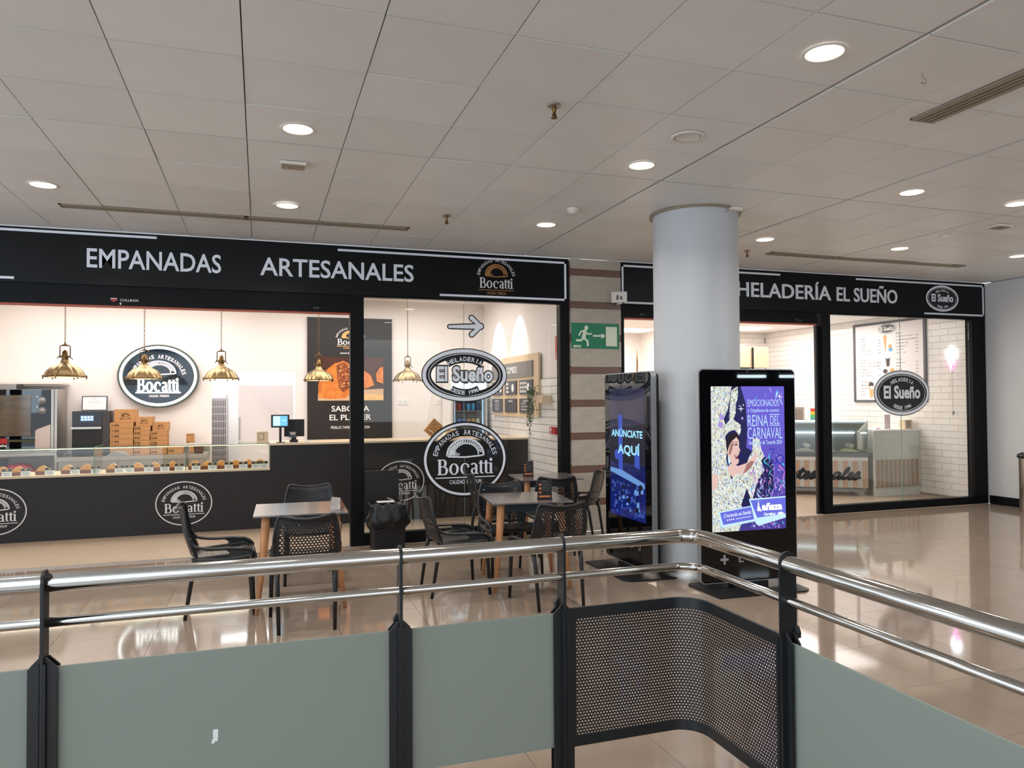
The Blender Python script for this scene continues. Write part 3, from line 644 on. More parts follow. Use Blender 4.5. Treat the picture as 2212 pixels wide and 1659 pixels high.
# tube fittings further along the mall behind the photographer, seen mirrored in the display stand
tf = None
for x, y, sx_ in ((8.72, -3.0, 0.55), (9.68, -3.0, 0.55)):
    if tf is None:
        tf = thing('tube_light', 'left fluorescent tube fitting behind the photographer', 'ceiling light', (x, y, 2.06), 0.0, 'tube fittings behind the photographer'); tf.scale = (0.55, 1, 1)
        bm = B(); box(bm, -0.6, 0.6, -0.05, 0.05, 0.03, 0.09); obj('tube_housing', bm, M_ring, tf, local=True)
        bm = B(); tube(bm, [(-0.57, 0, 0), (0.57, 0, 0)], 0.03, 12); obj('tube', bm, emi('tube_glow', (225, 245, 255), 22.0), tf, local=True)
        for q in (-0.4, 0.4):
            bm = B(); tube(bm, [(q, 0, 0.09), (q, 0, 1.24)], 0.006, 6); obj('suspension_rod', bm, M_bsteel, tf, local=True)
    else: dup(tf, (x, y, 2.06), 0.0, 'right fluorescent tube fitting behind the photographer')
# ================================================================== BAKERY INTERIOR
ct = thing('service_counter', 'long charcoal bakery counter with low display end and white round pastry emblems', 'counter', (0, 10.2, 0.004))
fpa = bxo('front_panel', -3.9, 0.119, 9.90, 9.94, 0.004, 0.735, M_counter, ct); fpb = bxo('front_panel', 0.119, 3.595, 9.90, 9.94, 0.004, 1.045, M_counter, ct)
bxo('carcass', -3.9, 0.119, 9.941, 10.55, 0.004, 0.73, M_pale, ct); bxo('carcass', 0.12, 3.59, 9.941, 10.60, 0.004, 1.04, M_pale, ct)
bxo('counter_top', 0.113, 3.595, 9.885, 10.62, 1.045, 1.068, M_topw, ct, 0.004)
bxo('display_ledge', -3.9, 0.119, 9.895, 10.56, 0.735, 0.757, M_topw, ct, 0.003)
for x, z, sc in ((-0.878, 0.366, 1), (-2.857, 0.366, 1), (1.782, 0.528, 1)):
    A = front(9.90, [M_print]); pastry_logo(A, x, z, 0.32, 0.268, 0.002, 0); A.done('roundel', fpb if x > 0 else fpa)
dc = thing('display_case', 'frameless glass display case on the low counter full of pastries', 'display case', (-1.9, 10.2, 0.757))
dx = [-3.85, -1.855, -0.862, 0.112]
for a, b in zip(dx, dx[1:]):
    bxo('front_pane', a+0.006, b-0.006, 9.905, 9.913, 0.760, 1.066, M_gglass, dc); bxo('top_pane', a+0.006, b-0.006, 9.90, 10.42, 1.067, 1.075, M_gglass, dc)
for x in dx[1:]: bxo('end_pane', x-0.005, x+0.003, 9.914, 10.40, 0.760, 1.066, M_gglass, dc)
for x in dx[1:]:
    bxo('glass_edge', x-0.005, x+0.004, 9.902, 9.905, 0.760, 1.066, M_edge, dc)
bxo('glass_edge', -3.85, 0.115, 9.897, 9.90, 1.066, 1.075, M_edge, dc)
bxo('glass_edge', 0.108, 0.117, 9.90, 10.42, 1.0755, 1.078, M_edge, dc); bxo('glass_edge', -1.86, -1.85, 9.90, 10.42, 1.0755, 1.078, M_edge, dc)
bxo('fill_strip', -3.8, 0.08, 10.40, 10.43, 1.03, 1.06, emi('case_glow', (255, 226, 180), 2.0), dc)  # glowing bar added to brighten the inside of the case
area('case_fill_a', (-0.9, 10.25, 1.055), (0, -0.35, -1), 1.9, 0.03, 4, (1, 0.86, 0.68)); area('case_fill_b', (-2.9, 10.25, 1.055), (0, -0.35, -1), 1.9, 0.03, 4, (1, 0.86, 0.68))  # added fill lamps that light up the pastries and cards
# pastries with their price cards
xs = [-2.83, -2.66, -2.42, -2.16, -1.96, -1.68, -1.42, -1.22, -1.02, -0.77, -0.62, -0.455, -0.29, -0.14, -0.0]
ORD = ['first', 'second', 'third', 'fourth', 'fifth', 'sixth', 'seventh', 'eighth', 'ninth', 'tenth', 'eleventh', 'twelfth', 'thirteenth', 'fourteenth', 'fifteenth', 'sixteenth', 'seventeenth', 'eighteenth']
pe = None
for i, x in enumerate(xs[::-1]):
    lab = 'golden half-moon pastry on brown paper, %s from right end of glass case' % ORD[i]
    if pe is None:
        pe = thing('empanada', lab, 'pastry', (x, 10.07, 0.758), 0, 'pastries in the counter display'); pe.scale = (0.85, 0.9, 1.3)
        bm = B(); nseg = 20; rings = []
        for k in range(nseg+1):     # domed half-moon
            a = PI*k/nseg; ring = []
            for t in range(7):
                u = t/6; r = 0.088*max(0.02, math.cos(u*PI/2)); ring.append(bm.verts.new((r*math.cos(a)*1.0, 0.02+r*math.sin(a)*0.9-0.02, 0.022+0.062*math.sin(u*PI/2)*(0.85+0.15*math.sin(a))+(0.004*math.sin(k*2.4) if t == 0 else 0))))
            rings.append(ring)
        for a, b in zip(rings, rings[1:]):
            for t in range(6): bm.faces.new((a[t], a[t+1], b[t+1], b[t])).smooth = True
        lo = [bm.verts.new((v[0].co.x*0.9, v[0].co.y*0.9, 0.012)) for v in rings]
        for k in range(nseg): bm.faces.new((rings[k][0], rings[k+1][0], lo[k+1], lo[k])).smooth = True
        bm.faces.new(lo); bm.faces.new([lo[0], rings[0][0]]+[v for v in rings[0][1:]]+[v for v in rings[-1][::-1]][:-1]+[rings[-1][0], lo[-1]]) if False else None
        f_ = [v for v in rings[0]]+[v for v in rings[-1][::-1]]; bmesh.ops.contextual_create(bm, geom=[lo[0], lo[-1]]+f_)
        obj('crust', bm, M_pastry, pe, local=True)
        bm = B(); v = box(bm, -0.085, 0.085, -0.02, 0.085, 0.0, 0.03)
        for q in v[4:]: q.co.x *= 1.08
        obj('paper_case', bm, M_tray, pe, local=True)
    else: dup(pe, (x, 10.07+random.uniform(-0.02, 0.02), 0.758), random.uniform(-0.25, 0.25), lab)
pc = None
xc = [-2.76, -2.57, -2.33, -2.07, -1.85, -1.60, -1.49, -1.28, -1.10, -0.94, -0.75, -0.56, -0.37, -0.20, -0.05, 0.045]
for i, x in enumerate(xc[::-1]):
    lab = 'small white pastry name card with black top, %s card from right end of case' % ORD[i]
    if pc is None:
        pc = thing('name_card', lab, 'label', (x, 9.97, 0.758), 0, 'name cards in the counter display')
        bm = B(); prism(bm, [(-0.002, 0), (0.0, 0), (0.012, 0.088), (0.010, 0.088)], 0.10, 'yz', -0.05); obj('card', bm, M_paper, pc, local=True)
        A = Art((0, -0.0025, 0), (1, 0, 0), (0, 0.1353, 0.9908), (0, -0.9908, 0.1353), [M_mblack, mat('gold_ink', (190, 150, 80), 0.5)])
        A.rect(-0.049, 0.049, 0.056, 0.087, 0.0008); A.ell(0, 0.072, 0.02, 0.009, 0.0014, 1, 14); A.text('EMPANADA', 0, 0.036, 0.07, 0.010, 0.0008, 0, 0.01); A.text('ARTESANA', 0, 0.018, 0.06, 0.009, 0.0008, 0, 0.01)
        o = obj('print', A.bm, A.mats, pc, local=True)
    else: dup(pc, (x, 9.97+random.uniform(-0.006, 0.006), 0.758), random.uniform(-0.1, 0.1), lab)
# back bench
be = thing('steel_bench', 'stainless steel back bench with doors behind the counter', 'bench', (-1.6, 11.85, 0.004))
bxo('worktop', -2.62, -0.72, 11.50, 12.19, 0.80, 0.862, M_bsteel, be, 0.004); bxo('upstand', -2.62, -0.72, 12.17, 12.195, 0.863, 0.93, M_bsteel, be)
for a, b in ((-2.58, -1.87), (-1.86, -1.13), (-1.12, -0.76)): bxo('door_panel', a, b, 11.53, 11.56, 0.16, 0.79, M_bsteel, be, 0.003)
bxo('carcass', -2.6, -0.74, 11.565, 12.17, 0.12, 0.795, M_bsteel, be)
for x, y in ((-2.57, 11.6), (-0.78, 11.6), (-2.57, 12.1), (-0.78, 12.1)): bxo('leg', x-0.02, x+0.02, y-0.02, y+0.02, 0.004, 0.12, M_bsteel, be)
# convection oven on its stand
ov = thing('oven', 'large black convection oven with glass door and two knobs at far left', 'oven', (-3.1, 11.95, 0.90))
bxo('cabinet', -3.62, -2.63, 11.62, 12.17, 0.93, 1.79, M_bsteel, ov, 0.004); ovd = bxo('door', -3.62, -2.70, 11.59, 11.62, 0.95, 1.785, M_black, ov, 0.004)
bxo('side_trim', -2.695, -2.665, 11.592, 11.62, 0.95, 1.785, M_bsteel, ov)
bxo('door_window', -3.55, -2.93, 11.583, 11.589, 1.16, 1.71, mat('oven_window', (92, 78, 58), 0.12, noise=0.25, nscale=3, stretch=(1, 1, 6)), ovd)
bm = B(); prism(bm, [(-2.70, 0.96), (-2.88, 0.96), (-2.88, 1.22), (-2.86, 1.245), (-2.70, 1.31)], 0.006, 'xz', 11.584); obj('corner_plate', bm, mat('pale_metal', (196, 180, 172), 0.4, 0.4, noise=0.02), ovd)
for z in (1.64, 1.50):
    bm = B(); lathe(bm, [(0.001, 0.035), (0.026, 0.033), (0.03, 0.0)], 24); bmesh.ops.rotate(bm, cent=(0, 0, 0), matrix=Matrix.Rotation(PI/2, 3, 'X'), verts=bm.verts); bmesh.ops.translate(bm, vec=(-2.80, 11.59, z), verts=bm.verts); obj('knob', bm, M_grey, ovd)
    A = front(11.589, [M_paper]); A.ring(-2.80, z, 0.042, 0.042, 0.003, 0.001, 0, 32); A.ell(-2.86, z+0.05, 0.008, 0.01, 0.001, 0, 10); A.done('dial_mark', ovd)
A = front(11.589, [M_red, M_paper]); A.rect(-3.30, -3.205, 1.06, 1.13, 0.001); A.text('eka', -3.252, 1.035, 0.09, 0.035, 0.001, 1, 0.03); A.done('badge', ovd)
bm = B(); box(bm, -3.35, -3.13, 11.68, 12.0, 1.79, 1.86); obj('vent_duct', bm, M_bsteel, ov, 0.004); bxo('hood', -3.62, -2.60, 11.75, 12.18, 1.862, 1.885, M_ring, ov)
os_ = thing('oven_stand', 'open steel stand under the large black oven', 'stand', (-3.1, 11.9, 0.004))
bxo('top_shelf', -3.62, -2.63, 11.6, 12.18, 0.885, 0.925, M_bsteel, os_); bxo('lower_shelf', -3.62, -2.63, 11.62, 12.18, 0.56, 0.58, M_bsteel, os_); bxo('lower_shelf', -3.62, -2.63, 11.62, 12.18, 0.20, 0.22, M_bsteel, os_)
for x in (-3.60, -2.66):
    for y in (11.62, 12.14): bxo('leg', x-0.0, x+0.035, y, y+0.035, 0.004, 0.884, M_bsteel, os_)
def baggy(name, x, y, z, sx, sy, sz, m, label, cat, seed):
    bm = B(); bmesh.ops.create_icosphere(bm, subdivisions=3, radius=1)
    R_ = random.Random(seed)
    for v in bm.verts:
        n = 1+0.10*math.sin(v.co.x*7+seed)*math.cos(v.co.y*6+seed)+0.07*math.sin(v.co.z*11+seed)
        v.co = Vector((v.co.x*n*sx, v.co.y*n*sy, max(-0.8, v.co.z*n)*sz)); 
    for f in bm.faces: f.smooth = True
    zm = min(v.co.z for v in bm.verts); bmesh.ops.translate(bm, vec=(x, y, z-zm), verts=bm.verts)
    return tag(obj(name, bm, m), label, cat)
M_pr = mat('red_packet', (190, 40, 50), 0.2, noise=0.4, nscale=16); M_pg = mat('green_packet', (80, 140, 70), 0.2, noise=0.4, nscale=16)
baggy('red_packet', -3.10, 11.75, 0.582, 0.17, 0.11, 0.12, M_pr, 'crumpled red plastic packet on lower shelf of oven stand', 'packet', 1)
baggy('green_packet', -2.80, 11.75, 0.582, 0.10, 0.09, 0.09, M_pg, 'crumpled green plastic packet right of the red one', 'packet', 4)
cf = bxo('cool_box', -3.55, -3.30, 11.66, 12.0, 0.582, 0.84, mat('dark_teal_box', (52, 72, 66), 0.4, noise=0.05), None, 0.01); tag(cf, 'dark green box at far left on lower shelf of oven stand', 'box')
# speed oven
sv = thing('speed_oven', 'tall black speed oven with small blue touch screen beside cartons', 'oven', (-2.24, 11.85, 0.862))
bxo('body', -2.455, -1.995, 11.66, 12.12, 0.875, 1.484, mat('dark_bronze', (52, 46, 42), 0.4, noise=0.05), sv, 0.004); svu = bxo('upper_front', -2.455, -2.09, 11.645, 11.66, 1.285, 1.484, M_black, sv); svd = bxo('door', -2.455, -2.09, 11.645, 11.66, 0.90, 1.275, M_mblack, sv)
bxo('foot_bar', -2.45, -2.0, 11.7, 12.1, 0.862, 0.875, M_mblack, sv)
bm = B(); box(bm, -2.465, -2.09, 11.605, 11.635, 1.237, 1.268); obj('door_handle', bm, M_bsteel, svd, 0.006)
sc_ = bxo('touch_screen', -2.355, -2.19, 11.641, 11.645, 1.345, 1.425, emi('screen_blue', (70, 130, 190), 0.9), svu)
A = front(11.6405, [emi('screen_white', (225, 245, 255), 1.3)])
for i in range(4):
    for j in range(2): A.rect(-2.343+i*0.039, -2.312+i*0.039, 1.355+j*0.034, 1.381+j*0.034, 0.0005)
A.done('screen_icons', svu)
cfm = thing('framed_certificate', 'small framed white certificate leaning on wall above the speed oven', 'picture frame', (-2.25, 12.0, 1.484))
bm = B(); v = box(bm, -2.43, -2.10, 12.085, 12.10, 1.486, 1.70); bmesh.ops.rotate(bm, cent=(-2.25, 12.09, 1.486), matrix=Matrix.Rotation(-0.14, 3, 'X'), verts=bm.verts); obj('frame', bm, M_slate, cfm)
u_ = Vector((0, math.sin(0.14), math.cos(0.14))); A = Art((-2.265, 12.083, 1.486), (1, 0, 0), u_, (0, -u_.z, u_.y), [M_paper, M_grey])
A.rect(-0.15, 0.15, 0.014, 0.20, 0.002); A.text('CERTIFICADO', 0, 0.16, 0.1, 0.008, 0.004, 1); A.text('de buenas practicas de panaderia artesana', 0, 0.13, 0.2, 0.008, 0.004, 1); A.text('y calidad en la elaboracion', 0, 0.115, 0.15, 0.008, 0.004, 1); A.ell(0, 0.182, 0.006, 0.008, 0.004, 1, 12); A.done('certificate', cfm)
# oval illuminated emblem on the back wall
es = thing('illuminated_sign', 'large oval dark sign with glowing white ring and lettering on back wall', 'sign', (-1.42, 12.13, 1.51))
bm = B(); n = 64; pr = [(0.55, 0), (0.555, -0.03), (0.545, -0.045)]
def oval(bm, cx, cz, rx, rz, y0, y1, n=64):
    a = [bm.verts.new((cx+rx*math.cos(2*PI*k/n), y0, cz+rz*math.sin(2*PI*k/n))) for k in range(n)]; b = [bm.verts.new((v.co.x, y1, v.co.z)) for v in a]
    bm.faces.new(a); bm.faces.new(b[::-1])
    for k in range(n): bm.faces.new((a[k], b[k], b[(k+1) % n], a[(k+1) % n]))
oval(bm, -1.425, 1.99, 0.555, 0.47, 12.12, 12.17); obj('backing', bm, mat('sign_edge', (70, 76, 70), 0.4, 0.2, noise=0.05), es); 
bm = B(); oval(bm, -1.425, 1.99, 0.47, 0.40, 12.10, 12.119); obj('face', bm, mat('sign_face', (16, 34, 46), 0.07, noise=0.04), es)
M_neon = emi('white_neon', (250, 255, 252), 4.0); M_sil2 = mat('sign_white', (240, 232, 236), 0.5, emit=(240, 232, 236), est=0.25)
bm = B(); tube(bm, [(-1.425+0.505*math.cos(2*PI*k/72), 12.105, 1.99+0.425*math.sin(2*PI*k/72)) for k in range(72)], 0.019, 8, closed=True); obj('neon_ring', bm, M_neon, es)
A = front(12.10, [M_sil2]); A.arc('EMPANADAS ARTESANALES', -1.425, 1.94, 0.36, 0.34, 165, 12, 0.058, 0.002, 0, 0.03); empanada(A, -1.425, 2.03, 0.46, 0.18, 0.003, 0); A.text('CALIDAD  PREMIUM', -1.42, 1.695, 0.27, 0.036, 0.002, 0, 0.02); A.done('lettering', es)
A = front(12.085, [M_neon]); serif_bocatti(A, -1.43, 1.86, 0.56, 0.20, 0.0, 0, 0.035); A.rect(-1.73, -1.12, 1.735, 1.752, 0.0); A.done('glowing_lettering', es)
bm = B(); box(bm, -1.6, -1.55, 12.17, 12.2, 1.95, 2.03); obj('wall_bracket', bm, M_bsteel, es)
# doorway: sliding leaf, bead curtain, wire rack behind
dl = thing('door_1', None, None, (0.1, 12.3, 0.004)); dl['kind'] = 'structure'; del_ = None
dlf = bxo('door_leaf', -0.32, 0.50, 12.34, 12.38, 0.01, 1.86, mat('door_white', (226, 221, 222), 0.5, noise=0.01), dl, 0.003); bxo('pull_handle', -0.315, -0.295, 12.325, 12.34, 1.02, 1.36, M_bsteel, dlf, 0.003)
bxo('lintel_trim', -0.70, 0.53, 12.19, 12.2, 2.08, 2.095, M_ring, dl)
bm = B()
for k in range(30):
    x = -0.685+k*0.0125; tube(bm, [(x, 12.24+0.005*math.sin(k), 2.08), (x+0.002*math.sin(k*3), 12.24, 1.0), (x, 12.24, 0.06)], 0.0017, 5)
tc_ = tag(obj('bead_curtain', bm, mat('pale_strands', (236, 234, 240), 0.4, noise=0.02)), 'pale bead curtain hanging straight at left of back doorway', 'curtain', kind='stuff')
bm = B()
for k in range(22):
    x = -0.25+k*0.034; tube(bm, smoothpts([(x, 12.26, 2.08), (x+0.10*(1-k/22)+0.03, 12.255, 1.75), (0.36+0.006*k, 12.25, 1.34), (0.44+0.002*k, 12.25, 1.05)], 3), 0.0016, 5)
tag(obj('bead_curtain', bm, MATS['pale_strands']), 'pale bead curtain gathered to right side of back doorway', 'curtain', kind='stuff')
rk = thing('wire_rack', 'tall wire tray rack seen through left strands of back doorway', 'rack', (-0.65, 12.95, 0.004))
for x in (-0.86, -0.52):
    for y in (12.8, 13.15): bxo('upright', x, x+0.018, y, y+0.018, 0.004, 1.72, M_bsteel, rk)
for k in range(13): bxo('tray', -0.845, -0.52, 12.80, 13.15, 0.25+k*0.115, 0.262+k*0.115, M_bsteel, rk)
bxo('backdrop', -0.88, -0.5, 13.2, 13.22, 0.05, 1.66, mat('rack_dark', (90, 80, 88), 0.6, noise=0.2, nscale=9), rk)
# poster board
pb = thing('poster_board', 'tall black poster with SABOREA EL PLACER and photo of a cut pastry on back wall', 'poster', (1.38, 12.17, 0.98))
pbb = bxo('board', 0.709, 2.050, 12.15, 12.198, 0.985, 2.94, mat('poster_black', (36, 33, 34), 0.5, noise=0.03), pb)
PM = [M_paper, mat('photo_dark', (72, 34, 22), 0.5, noise=0.3, nscale=5), mat('photo_crust', (222, 128, 52), 0.5, noise=0.3, nscale=14), mat('photo_filling', (150, 76, 40), 0.6, noise=0.6, nscale=40), mat('photo_plate', (214, 176, 140), 0.5, noise=0.1, nscale=6), mat('photo_light', (240, 190, 120), 0.5, noise=0.2, nscale=16)]
A = front(12.15, PM); A.rect(0.87, 1.91, 1.61, 2.31, 0.001, 1)
A.poly([(0.87, 1.61), (1.91, 1.61), (1.91, 1.80), (1.5, 1.78), (0.87, 1.72)], 0.002, 4)
A.poly([(0.88+0.0, 1.66), (1.08, 1.635), (1.30, 1.65), (1.40, 1.74), (1.42, 2.02), (1.36, 2.2), (1.27, 2.25), (1.12, 2.20), (1.0, 2.10), (0.9, 1.98), (0.875, 1.85)], 0.003, 2)
A.poly([(1.16, 2.18), (1.28, 2.23), (1.36, 2.15), (1.39, 1.98), (1.36, 1.82), (1.27, 1.74), (1.2, 1.80), (1.17, 1.97)], 0.004, 3)
for k in range(60):
    x, z = random.uniform(1.18, 1.36), random.uniform(1.8, 2.18); w = random.uniform(0.006, 0.02); A.poly([(x-w, z-w*0.6), (x+w, z-w*0.4), (x+w*0.6, z+w*0.7), (x-w*0.5, z+w*0.6)], 0.0045, random.choice((5, 1, 2)))
A.poly([(1.44, 1.82), (1.62, 1.80), (1.76, 1.86), (1.70, 2.02), (1.58, 2.10), (1.46, 2.06)], 0.003, 2); A.poly([(1.80, 1.92), (1.905, 1.88), (1.905, 2.16), (1.85, 2.14), (1.79, 2.04)], 0.003, 2)
A.poly([(1.50, 1.62), (1.90, 1.62), (1.90, 1.70), (1.64, 1.72)], 0.004, 5)
A.text('SABOREA', 1.38, 1.48, 0.60, 0.092, 0.001, 0, 0.015); A.text('EL PLACER', 1.38, 1.34, 0.66, 0.092, 0.001, 0, 0.015); A.text('PÍDELAS TAMBIÉN PARA CASA', 1.38, 1.185, 0.62, 0.055, 0.001, 0, 0.01)
A.text('www.bocatti.es', 1.38, 2.375, 0.33, 0.035, 0.001, 0, 0.01); pastry_logo(A, 1.38, 2.60, 0.30, 0.235, 0.001, 0, em=5, ring=False); A.done('poster_print', pbb)
def socket(x, w, label):
    t = thing('power_socket', label, 'socket', (x, 12.19, 1.54)); bxo('plate', x-w/2, x+w/2, 12.188, 12.2, 1.54, 1.62, M_paper, t, 0.003)
    for c_ in ([x] if w < 0.1 else [x-0.04, x+0.04]):
        A = front(12.188, [M_grey]); A.ring(c_, 1.58, 0.022, 0.022, 0.004, 0.001, 0, 20); A.ell(c_-0.008, 1.58, 0.003, 0.003, 0.001, 0, 8); A.ell(c_+0.008, 1.58, 0.003, 0.003, 0.001, 0, 8); A.done('outlet', t)
socket(2.23, 0.16, 'white double power socket right of the black poster'); socket(2.83, 0.09, 'white single power socket left of the drinks fridge')
# cartons on the bench
def carton(x0, x1, y0, y1, z0, z1, label, logo=None, num=None, rz=0.0):
    t = thing('kraft_carton', label, 'box', ((x0+x1)/2, (y0+y1)/2, z0), rz, 'kraft cartons on the steel bench')
    xc_, yc_ = (x0+x1)/2, (y0+y1)/2; hw, hd = (x1-x0)/2, (y1-y0)/2
    bm = B(); box(bm, -hw, hw, -hd, hd, 0, z1-z0-0.001); bb_ = obj('box_body', bm, M_card, t, 0.0015, local=True)
    A = Art((0, -hd, 0), (1, 0, 0), (0, 0, 1), (0, -1, 0), [M_cardink]); h = z1-z0
    if logo: serif_bocatti(A, 0.0, h*0.30, hw*1.0, h*0.14, 0.001, 0); empanada(A, 0.0, h*0.46, hw*0.66, h*0.22, 0.001, 0); A.arc('EMPANADAS ARTESANALES', 0, h*0.45, hw*0.45, h*0.33, 165, 15, h*0.04, 0.001)
    else:
        A.rect(-hw, hw, h*0.93, h*0.95, 0.0008); A.text(num or '12', -hw*0.8, h*0.48, 0.022, 0.035, 0.001, 0, 0.03); A.text('EMPANADAS', -hw*0.42, h*0.56, hw*0.4, 0.016, 0.001, 0, 0.03); A.text('ARTESANALES', -hw*0.42, h*0.36, hw*0.4, 0.014, 0.001, 0, 0.03)
    obj('carton_print', A.bm, A.mats, bb_, local=True)
z = 0.863
for k in range(6):
    carton(-1.988-0.003*(k % 2), -1.70+0.003*(k % 2), 11.66, 12.0, z, z+0.0758, 'flat kraft carton in the tall left stack, %s from the bottom' % ORD[k], None, '12'); z += 0.0762
carton(-1.955, -1.665, 11.72, 11.95, z, z+0.185, 'large upright kraft carton with pastry emblem on top of the left stack', True, None, 0.05)
z = 0.863
for k in range(6):
    carton(-1.69+0.003*(k % 3), -1.485+0.003*(k % 3), 11.66, 11.92, z, z+0.0673, 'flat kraft carton in the middle stack, %s from the bottom' % ORD[k], None, '8'); z += 0.0677
carton(-1.66, -1.45, 11.67, 11.87, z, z+0.128, 'upright kraft carton with emblem on top of the middle stack', True, None, -0.05)
z = 0.863
for k in range(5):
    carton(-1.475+0.003*(k % 2), -1.262+0.003*(k % 2), 11.66, 11.92, z, z+0.0655, 'flat kraft carton in the lowest right stack, %s from the bottom' % ORD[k], None, '6'); z += 0.0659
carton(-1.455, -1.245, 11.70, 11.90, z, z+0.126, 'upright kraft carton with emblem on top of the right stack', True, None, 0.0)
carton(-1.245, -1.05, 11.62, 11.85, 0.863, 0.955, 'single low kraft carton at right of the stacks', None, '4'); carton(-1.03, -0.93, 11.9, 12.1, 0.863, 1.135, 'narrow tall kraft carton beside doorway on steel bench', None, '6')
bm = B(); prism(bm, [(-2.02, 0), (-1.74, 0), (-1.77, 0.03), (-1.86, 0.055), (-1.94, 0.05)], 0.16, 'xz', 0); bmesh.ops.translate(bm, vec=(0, 11.505, 0.863), verts=bm.verts); tag(obj('grey_cloth', bm, mat('grey_cloth', (150, 152, 156), 0.7, noise=0.1)), 'folded grey cloth on bench in front of cartons', 'cloth')
bt = thing('bottle_bundle', 'clear jar of brown sauce sachets at right end of steel bench', 'jar', (-0.87, 11.65, 0.862)); bm = B(); lathe(bm, [(0.001, 0), (0.06, 0.0), (0.075, 0.11), (0.078, 0.13)], 20, (-0.84, 11.68, 0.863)); obj('jar', bm, mat('brown_sachets', (96, 56, 40), 0.25, noise=0.4, nscale=30), bt)
# till screens
tl = thing('point_of_sale_terminal', 'black point of sale screen seen from behind on bakery counter', 'till', (0.46, 10.2, 1.068))
bm = B(); box(bm, 0.30, 0.555, 10.18, 10.215, 1.14, 1.365); obj('monitor_back', bm, M_mblack, tl, 0.006); bm = B(); box(bm, 0.37, 0.47, 10.10, 10.24, 1.068, 1.10); box(bm, 0.39, 0.45, 10.13, 10.17, 1.10, 1.20); obj('monitor_stand', bm, M_mblack, tl)
bm = B(); box(bm, 0.355, 0.455, 10.10, 10.14, 1.13, 1.21); obj('receipt_printer', bm, M_black, tl, 0.004); A = front(10.10, [M_paper, M_red]); A.rect(0.375, 0.435, 1.17, 1.195, 0.001); A.rect(0.385, 0.425, 1.178, 1.188, 0.002, 1); A.done('maker_plate', tl)
cd = thing('customer_display', 'small black customer display with pale blue lit screen on counter', 'screen', (0.25, 10.12, 1.068))
bm = B(); box(bm, 0.135, 0.36, 10.05, 10.072, 1.265, 1.43); bz = obj('bezel', bm, M_mblack, cd, 0.006); bxo('lit_screen', 0.157, 0.338, 10.047, 10.0495, 1.285, 1.415, emi('screen_cyan', (120, 200, 235), 1.1), bz)
A = front(10.0465, [emi('screen_pale', (200, 240, 250), 1.2), emi('screen_logo', (170, 225, 250), 1.3)]); A.rect(0.16, 0.245, 1.288, 1.412, 0.0004); A.ell(0.292, 1.355, 0.025, 0.009, 0.0004, 1, 16); A.done('screen_picture', bz)
bm = B(); box(bm, 0.235, 0.265, 10.075, 10.10, 1.075, 1.28); box(bm, 0.2, 0.31, 10.03, 10.13, 1.068, 1.076); obj('display_stand', bm, M_mblack, cd)
cn = bxo('card_stand', 0.56, 0.63, 10.08, 10.14, 1.0685, 1.09, M_paper, None, 0.003); tag(cn, 'small white card holder right of the till', 'holder')
wb_ = thing('wooden_box', 'small pale wooden box with square window on top of glass case', 'box', (0.03, 10.17, 1.0755)); bxo('box_body', -0.04, 0.10, 10.10, 10.22, 1.079, 1.215, M_pale, wb_, 0.002)
bxo('window_recess', -0.02, 0.05, 10.097, 10.0995, 1.105, 1.19, M_vent, wb_); bxo('window_pane', -0.012, 0.042, 10.095, 10.0965, 1.113, 1.182, M_pale, wb_)
pbg = thing('paper_bag', 'brown paper bag lying tilted on bakery counter behind window', 'bag', (2.31, 10.25, 1.07))
bm = B(); v = box(bm, -0.085, 0.085, -0.05, 0.05, -0.11, 0.11)
for q in v:
    if q.co.z > 0: q.co.y *= 0.3
bmesh.ops.subdivide_edges(bm, edges=bm.edges[:], cuts=3, use_grid_fill=True)
for q in bm.verts: q.co.y += 0.006*math.sin(q.co.x*60+q.co.z*40)
bmesh.ops.rotate(bm, cent=(0, 0, 0), matrix=Matrix.Rotation(0.72, 3, 'Y'), verts=bm.verts); bmesh.ops.translate(bm, vec=(2.31, 10.25, 1.075+0.137), verts=bm.verts); obj('bag_body', bm, M_card, pbg)
bm = B(); R3 = Matrix.Rotation(0.72, 3, 'Y'); c0 = Vector((2.31, 10.19, 1.20))
tube(bm, [c0+R3 @ Vector(p) for p in ((-0.06, 0, -0.06), (0, -0.01, -0.05), (0.06, 0, -0.06))], 0.008, 6); obj('twine_bow', bm, M_pale, pbg)
kb = bxo('wooden_block', 2.50, 2.64, 10.2, 10.35, 1.0685, 1.19, M_pale, None, 0.003); tag(kb, 'pale wooden box right of the tilted paper bag', 'box')
# drinks fridge
fr = thing('drinks_fridge', 'tall white drinks fridge with lit header and glass door', 'fridge', (3.20, 11.9, 0.004))
bm = B(); box(bm, 2.90, 3.52, 12.12, 12.17, 0.05, 1.98); box(bm, 2.90, 2.935, 11.63, 12.12, 0.05, 1.98); box(bm, 3.485, 3.52, 11.63, 12.12, 0.05, 1.98); box(bm, 2.935, 3.485, 11.63, 12.12, 1.72, 1.98); box(bm, 2.935, 3.485, 11.63, 12.12, 0.05, 0.30); obj('cabinet', bm, M_paper, fr)
bxo('plinth', 2.92, 3.50, 11.66, 12.15, 0.004, 0.05, M_mblack, fr); bxo('lit_header', 2.92, 3.50, 11.615, 11.629, 1.74, 1.965, emi('fridge_header', (225, 242, 255), 1.5), fr)
bxo('header_line', 2.92, 3.50, 11.612, 11.6145, 1.745, 1.765, emi('header_blue', (90, 150, 220), 1.0), fr)
bm = B(); box(bm, 2.935, 2.965, 11.60, 11.63, 0.30, 1.72); box(bm, 3.455, 3.485, 11.60, 11.63, 0.30, 1.72); box(bm, 2.965, 3.455, 11.60, 11.63, 0.30, 0.33); box(bm, 2.965, 3.455, 11.60, 11.63, 1.69, 1.72); obj('door_frame', bm, M_grey, fr)
